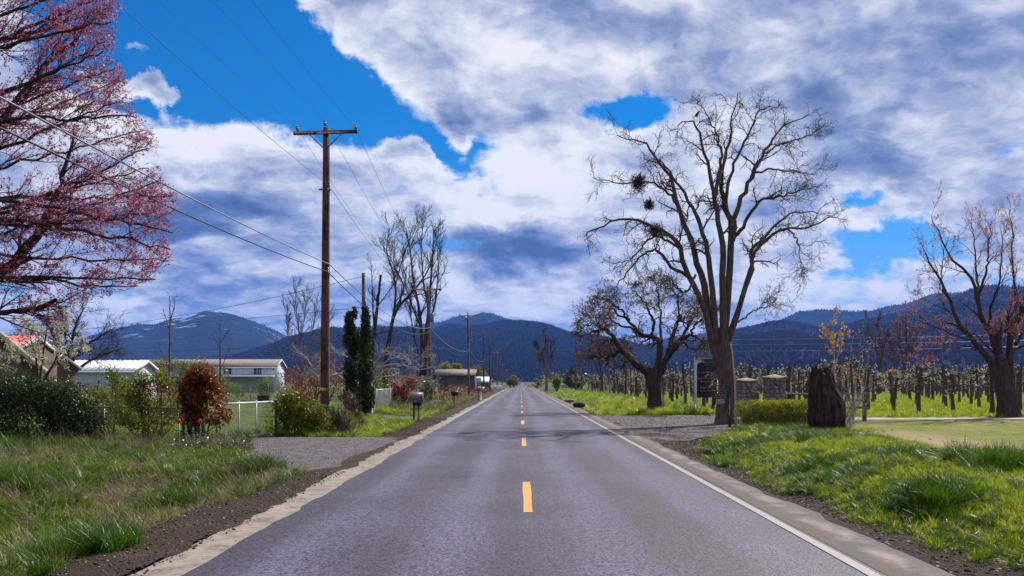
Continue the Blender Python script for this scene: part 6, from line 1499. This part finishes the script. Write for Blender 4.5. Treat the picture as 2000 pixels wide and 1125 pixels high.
# --- stone pillars: every stone a part
M_stonewall = []
for k, (c1, c2) in enumerate((((0.13, 0.095, 0.085), (0.21, 0.165, 0.15)), ((0.16, 0.125, 0.115), (0.25, 0.20, 0.185)), ((0.10, 0.078, 0.074), (0.17, 0.14, 0.13)))):
    M_stonewall.append(simple('pillar_stone', c1, c2, 7, .9, .2, bdist=.02))
smesh = []
for k in range(6):
    m = MB(); m.box((0, 0, 0), (1, 1, 1), bev=.10); V = np.concatenate(m.V); V *= 1 + RNG.uniform(-.07, .07, V.shape); m.V = [V]
    me = m.mesh('stone'); me.materials.append(M_stonewall[k % 3]); smesh.append(me)
M_mortar = simple('mortar', (0.17, 0.15, 0.14), (0.24, 0.22, 0.20), 12, .95, .1)
def pillar(label, px, Y, w, top, rz):
    x, y, z0 = gp(px, Y); t = thing('stone_pillar', label, 'pillar', (x, y, z0), rz, 'stone gate pillars'); H = top - z0 - .16
    m = MB(); m.box((0, 0, H / 2 - .05), (w - .10, w - .10, H + .1)); m.build('core', M_mortar, t)
    z = -.05; row = 0
    while z < H - .03:
        h = min(RNG.uniform(.13, .21), H - z)
        for f in range(4):
            a = f * math.pi / 2; cs = -w / 2 + (.0 if row % 2 else .0)
            while cs < w / 2 - .02:
                L = min(RNG.uniform(.16, .34), w / 2 - cs)
                if w / 2 - cs - L < .08: L = w / 2 - cs
                o = bpy.data.objects.new('stone', smesh[RNG.integers(6)]); COL.objects.link(o); o.parent = t
                u = cs + L / 2; d = w / 2 - .04
                o.location = (u * math.cos(a) + d * math.sin(a), u * math.sin(a) - d * math.cos(a), z + h / 2)
                o.rotation_euler = (0, 0, a); o.scale = (L - .014, RNG.uniform(.10, .135), h - .014)
                cs += L
        z += h; row += 1
    m = MB(); m.box((0, 0, H + .035), (w + .14, w + .14, .08), bev=.015)
    q = (w + .06) / 2; m.add([(-q, -q, H + .075), (q, -q, H + .075), (q, q, H + .075), (-q, q, H + .075), (0, 0, H + .19)], [], [[0, 1, 4], [1, 2, 4], [2, 3, 4], [3, 0, 4]]); m.build('capstone', M_stonewall[1], t)
pillar('left stone gate pillar, shorter, next to the big tree trunk', 1457, 44.6, .80, 1.97, .12)
pillar('right stone gate pillar, taller, above the clipped hedge', 1512, 39.4, .76, 2.10, .12)
t = thing('rail_fence', 'wooden three rail fence running from the stone pillar behind the stump', 'fence', (12.1, 39.3, 0))
for k, x in enumerate((.15, 1.85, 3.5)): m = MB(); m.box((x, .0, .6), (.24 if k == 0 else .15, .18, 1.45), bev=.02); m.build('post', M_brown_wood, t)
for z in (.62, .95, 1.24): m = MB(); m.box((1.75, -.12, z), (3.7, .045, .09), bev=.006); m.build('rail', M_brown_wood, t)
t = thing('fence_post', 'stout dark post standing between the two stone pillars', 'post', gp(1478, 43.4)); m = MB(); m.tube([(0, 0, -.1), (0, 0, .6), (.02, 0, 1.24)], [.17, .15, .15], 9); m.build('post', M_brown_wood, t, True); m = MB(); m.lathe([(.155, 0), (.12, .04), (0, .05)], (.02, 0, 1.24), 9); m.build('cap', M_brown_wood, t)

# --- old stump
YS = 32.0; xS = (1617 - CX) / F * YS
t = thing('tree_stump', 'big dark broken tree stump with jagged top at the end of the hedge', 'stump', (xS, YS, tz1(xS, YS)))
nz, sd = 40, 64; zz = np.linspace(-.15, 2.2, nz); ang = np.linspace(0, 2 * np.pi, sd, endpoint=False)
rad = np.interp(zz, [-.15, .1, .5, 1.0, 1.3, 1.6, 1.9, 2.2], [.64, .61, .66, .63, .55, .46, .42, .37]); cx = np.interp(zz, [0, .9, 1.3, 1.6, 2.2], [-.02, -.01, -.10, -.19, -.24])
A, Zg = np.meshgrid(ang, zz)
rid = 1 + .05 * np.sin(A * 7 + Zg * .8) + .34 * (fbm(np.cos(A) * 2.6 + 5 + Zg * .6, np.sin(A) * 2.6 + 5 + Zg * .8, 7, 4) - .5) + .14 * (fbm(A * 9, Zg * 4, 8, 3) - .5)
R_ = rad[:, None] * rid; jag = .16 * np.sin(ang * 2 + .4) - .10 + .35 * (fbm(np.cos(ang) * 3 + 9, np.sin(ang) * 3 + 2, 21, 3) - .45) + .16 * RNG.random(sd)
Zj = Zg + np.clip((Zg - 1.2) / .85, 0, 1) * jag[None]
V = np.stack([cx[:, None] + R_ * np.cos(A), R_ * np.sin(A) * .9, Zj], -1)
inner = V[-1].copy(); inner[:, 0] = cx[-1] + (inner[:, 0] - cx[-1]) * .55; inner[:, 1] *= .55; inner[:, 2] -= .35
V = np.concatenate([V.reshape(-1, 3), inner, [(cx[-1], 0, 1.5)]]); i = np.arange(nz)[:, None] * sd; k = np.arange(sd)[None]; k2 = (k + 1) % sd
Q = np.stack([i + k, i + k2, i + sd + k2, i + sd + k], -1).reshape(-1, 4); kk = np.arange(sd)
link('trunk', mesh_np('trunk', V, [Q, np.stack([nz * sd + kk, nz * sd + (kk + 1) % sd, np.full(sd, len(V) - 1)], 1)], False), simple('rotten_bark', (0.018, 0.010, 0.010), (0.062, 0.036, 0.034), 9, .95, .1, 8, bstr=1.0, bdist=.05, stretch=(1, 1, .3)), t)
A = np.array([resample([(.45 + .25 * RNG.random(), RNG.normal(0, .3), .0), (.6 + .3 * RNG.random(), RNG.normal(0, .4), .5), (.7 + RNG.random() * .7, RNG.normal(0, .5), 1.0 + RNG.random() * .7)], 9, .02) for _ in range(26)])
R_ = np.repeat(np.linspace(.012, .004, 9)[None], 26, 0); a2, r2 = spawn(A, R_, 5, (.2, .6), (.3, .9), .15, (0, 0, .03), 5, .7, .25, 1, .4, .2, .004)
sh = thing('shrub', 'leafless pale shoots leaning against the right side of the stump', 'shrub', (xS, YS - .2, tz1(xS, YS)))
link('stems', branches_mesh('stems', [(A, R_, 4), (a2, r2, 3)]), M_bark_pale, sh)['kind'] = 'stuff'
link('buds', leaf_mesh('buds', ends(a2, 1, .5), .03), M_bud_brown, sh)['kind'] = 'stuff'

# --- culvert, rocks, stub pipe
t = thing('culvert_pipe', 'dark culvert pipe opening under the edge of the entrance drive', 'culvert', (5.6, 25.7, tz1(5.6, 25.0) - .06), .15)
m = MB(); R0 = Euler((math.pi / 2, 0, 0)).to_matrix(); m.lathe([(.24, -.05), (.27, -.05), (.27, 2.5), (.24, 2.5), (.24, -.05)], sides=18)
m.V = [v @ np.array(Euler((-math.pi / 2, 0, 0)).to_matrix()).T for v in m.V]; m.build('pipe', plain('concrete_pipe', (.16, .14, .13), .9, .2), t, True)
def rock(label, px, Y, s, mat, sq=(1.3, .8, .6), dz=.0, name='rock', cat='rock'):
    x, y, z = gp(px, Y); n1, n2 = 8, 12; V = []
    for a in np.linspace(0, math.pi, n1):
        for b in np.linspace(0, 2 * math.pi, n2, endpoint=False): V.append((math.sin(a) * math.cos(b), math.sin(a) * math.sin(b), math.cos(a)))
    V = np.array(V); V *= (1 + .45 * (fbm(V[:, 0] * 1.6 + px, V[:, 1] * 1.6 + V[:, 2] * 1.3, 9, 3) - .5))[:, None]; V = V * np.array(sq) * s
    i = np.arange(n1 - 1)[:, None] * n2; k = np.arange(n2)[None]; Q = np.stack([i + k, i + n2 + k, i + n2 + (k + 1) % n2, i + (k + 1) % n2], -1).reshape(-1, 4)
    o = link(name, mesh_np(name, V, [Q], True), mat); o.location = (x, y, z + s * sq[2] * .4 + dz); return tag(o, label, cat)
rock('dark wet rock beside the right edge of the road past the drive', 1131, 60, .42, M_post_dark, (1.1, .9, .55), .15)
rock('pale flat rock farther along the right edge of the road', 1112, 74, .38, M_stone, (1.2, .8, .4), .2)
t = thing('stub_pipe', 'short white pipe stub beside the foot of the big tree', 'pipe', gp(1463, 35.2)); m = MB(); m.tube([(0, 0, -.1), (0, 0, .18)], .045, 10); m.build('pipe', M_white, t, True); m = MB(); m.lathe([(.052, 0), (.052, .05), (.03, .07), (0, .07)], (0, 0, .16), 10); m.build('cap', M_white, t)
t = thing('marker_stake', 'leaning yellow marker stake right of the second utility pole', 'stake', gp(857, 74)); m = MB(); m.tube([(.05, 0, -.1), (-.22, 0, 1.5)], .05, 6); m.build('stake', M_yel, t); m = MB(); m.tube([(-.16, 0, 1.15), (-.185, 0, 1.3)], .054, 6); m.build('band', M_white, t)

# --- far car
XC, YC = -2.6, 560
t = thing('car', 'tiny white car coming towards the camera far down the road', 'car', (XC, YC, tz1(XC, YC)))
m = MB(); m.prism([(-.88, .32), (.88, .32), (.90, .75), (.82, .92), (-.82, .92), (-.90, .75)], -2.1, 2.1); m.build('body', M_white, t)
m = MB(); m.prism([(-.80, .92), (.80, .92), (.62, 1.45), (-.62, 1.45)], -.9, 1.7); cb = m.build('cabin', M_white, t)
m = MB(); m.prism([(-.70, .98), (.70, .98), (.56, 1.38), (-.56, 1.38)], -.95, -.91); m.build('windscreen', M_glass, cb)
for sx in (-1, 1):
    for sy in (-1.35, 1.35): m = MB(); m.tube([(sx * .70, sy, .32), (sx * .92, sy, .32)], .32, 12); m.build('wheel', M_black, t)
    m = MB(); m.box((sx * .62, -2.12, .68), (.34, .05, .16)); m.build('headlight', M_ceramic, t)

# ------------------------------------------------------------------ haze over the whole valley
m, T = new_mat('haze')
v = T.n('ShaderNodeVolumePrincipled'); v.inputs['Color'].default_value = (0.13, 0.33, 1.0, 1); v.inputs['Density'].default_value = HAZE
v.inputs['Anisotropy'].default_value = 0.0
o = T.n('ShaderNodeOutputMaterial'); T.t.links.new(v.outputs[0], o.inputs['Volume'])
mb = MB(); mb.box((0, 6000, (850 - 3.4) / 2), (29500, 19200, 850 + 3.4)); hz = mb.build('haze', m)
tag(hz, 'thin blue haze filling the valley up to the hills', 'haze', kind='stuff')
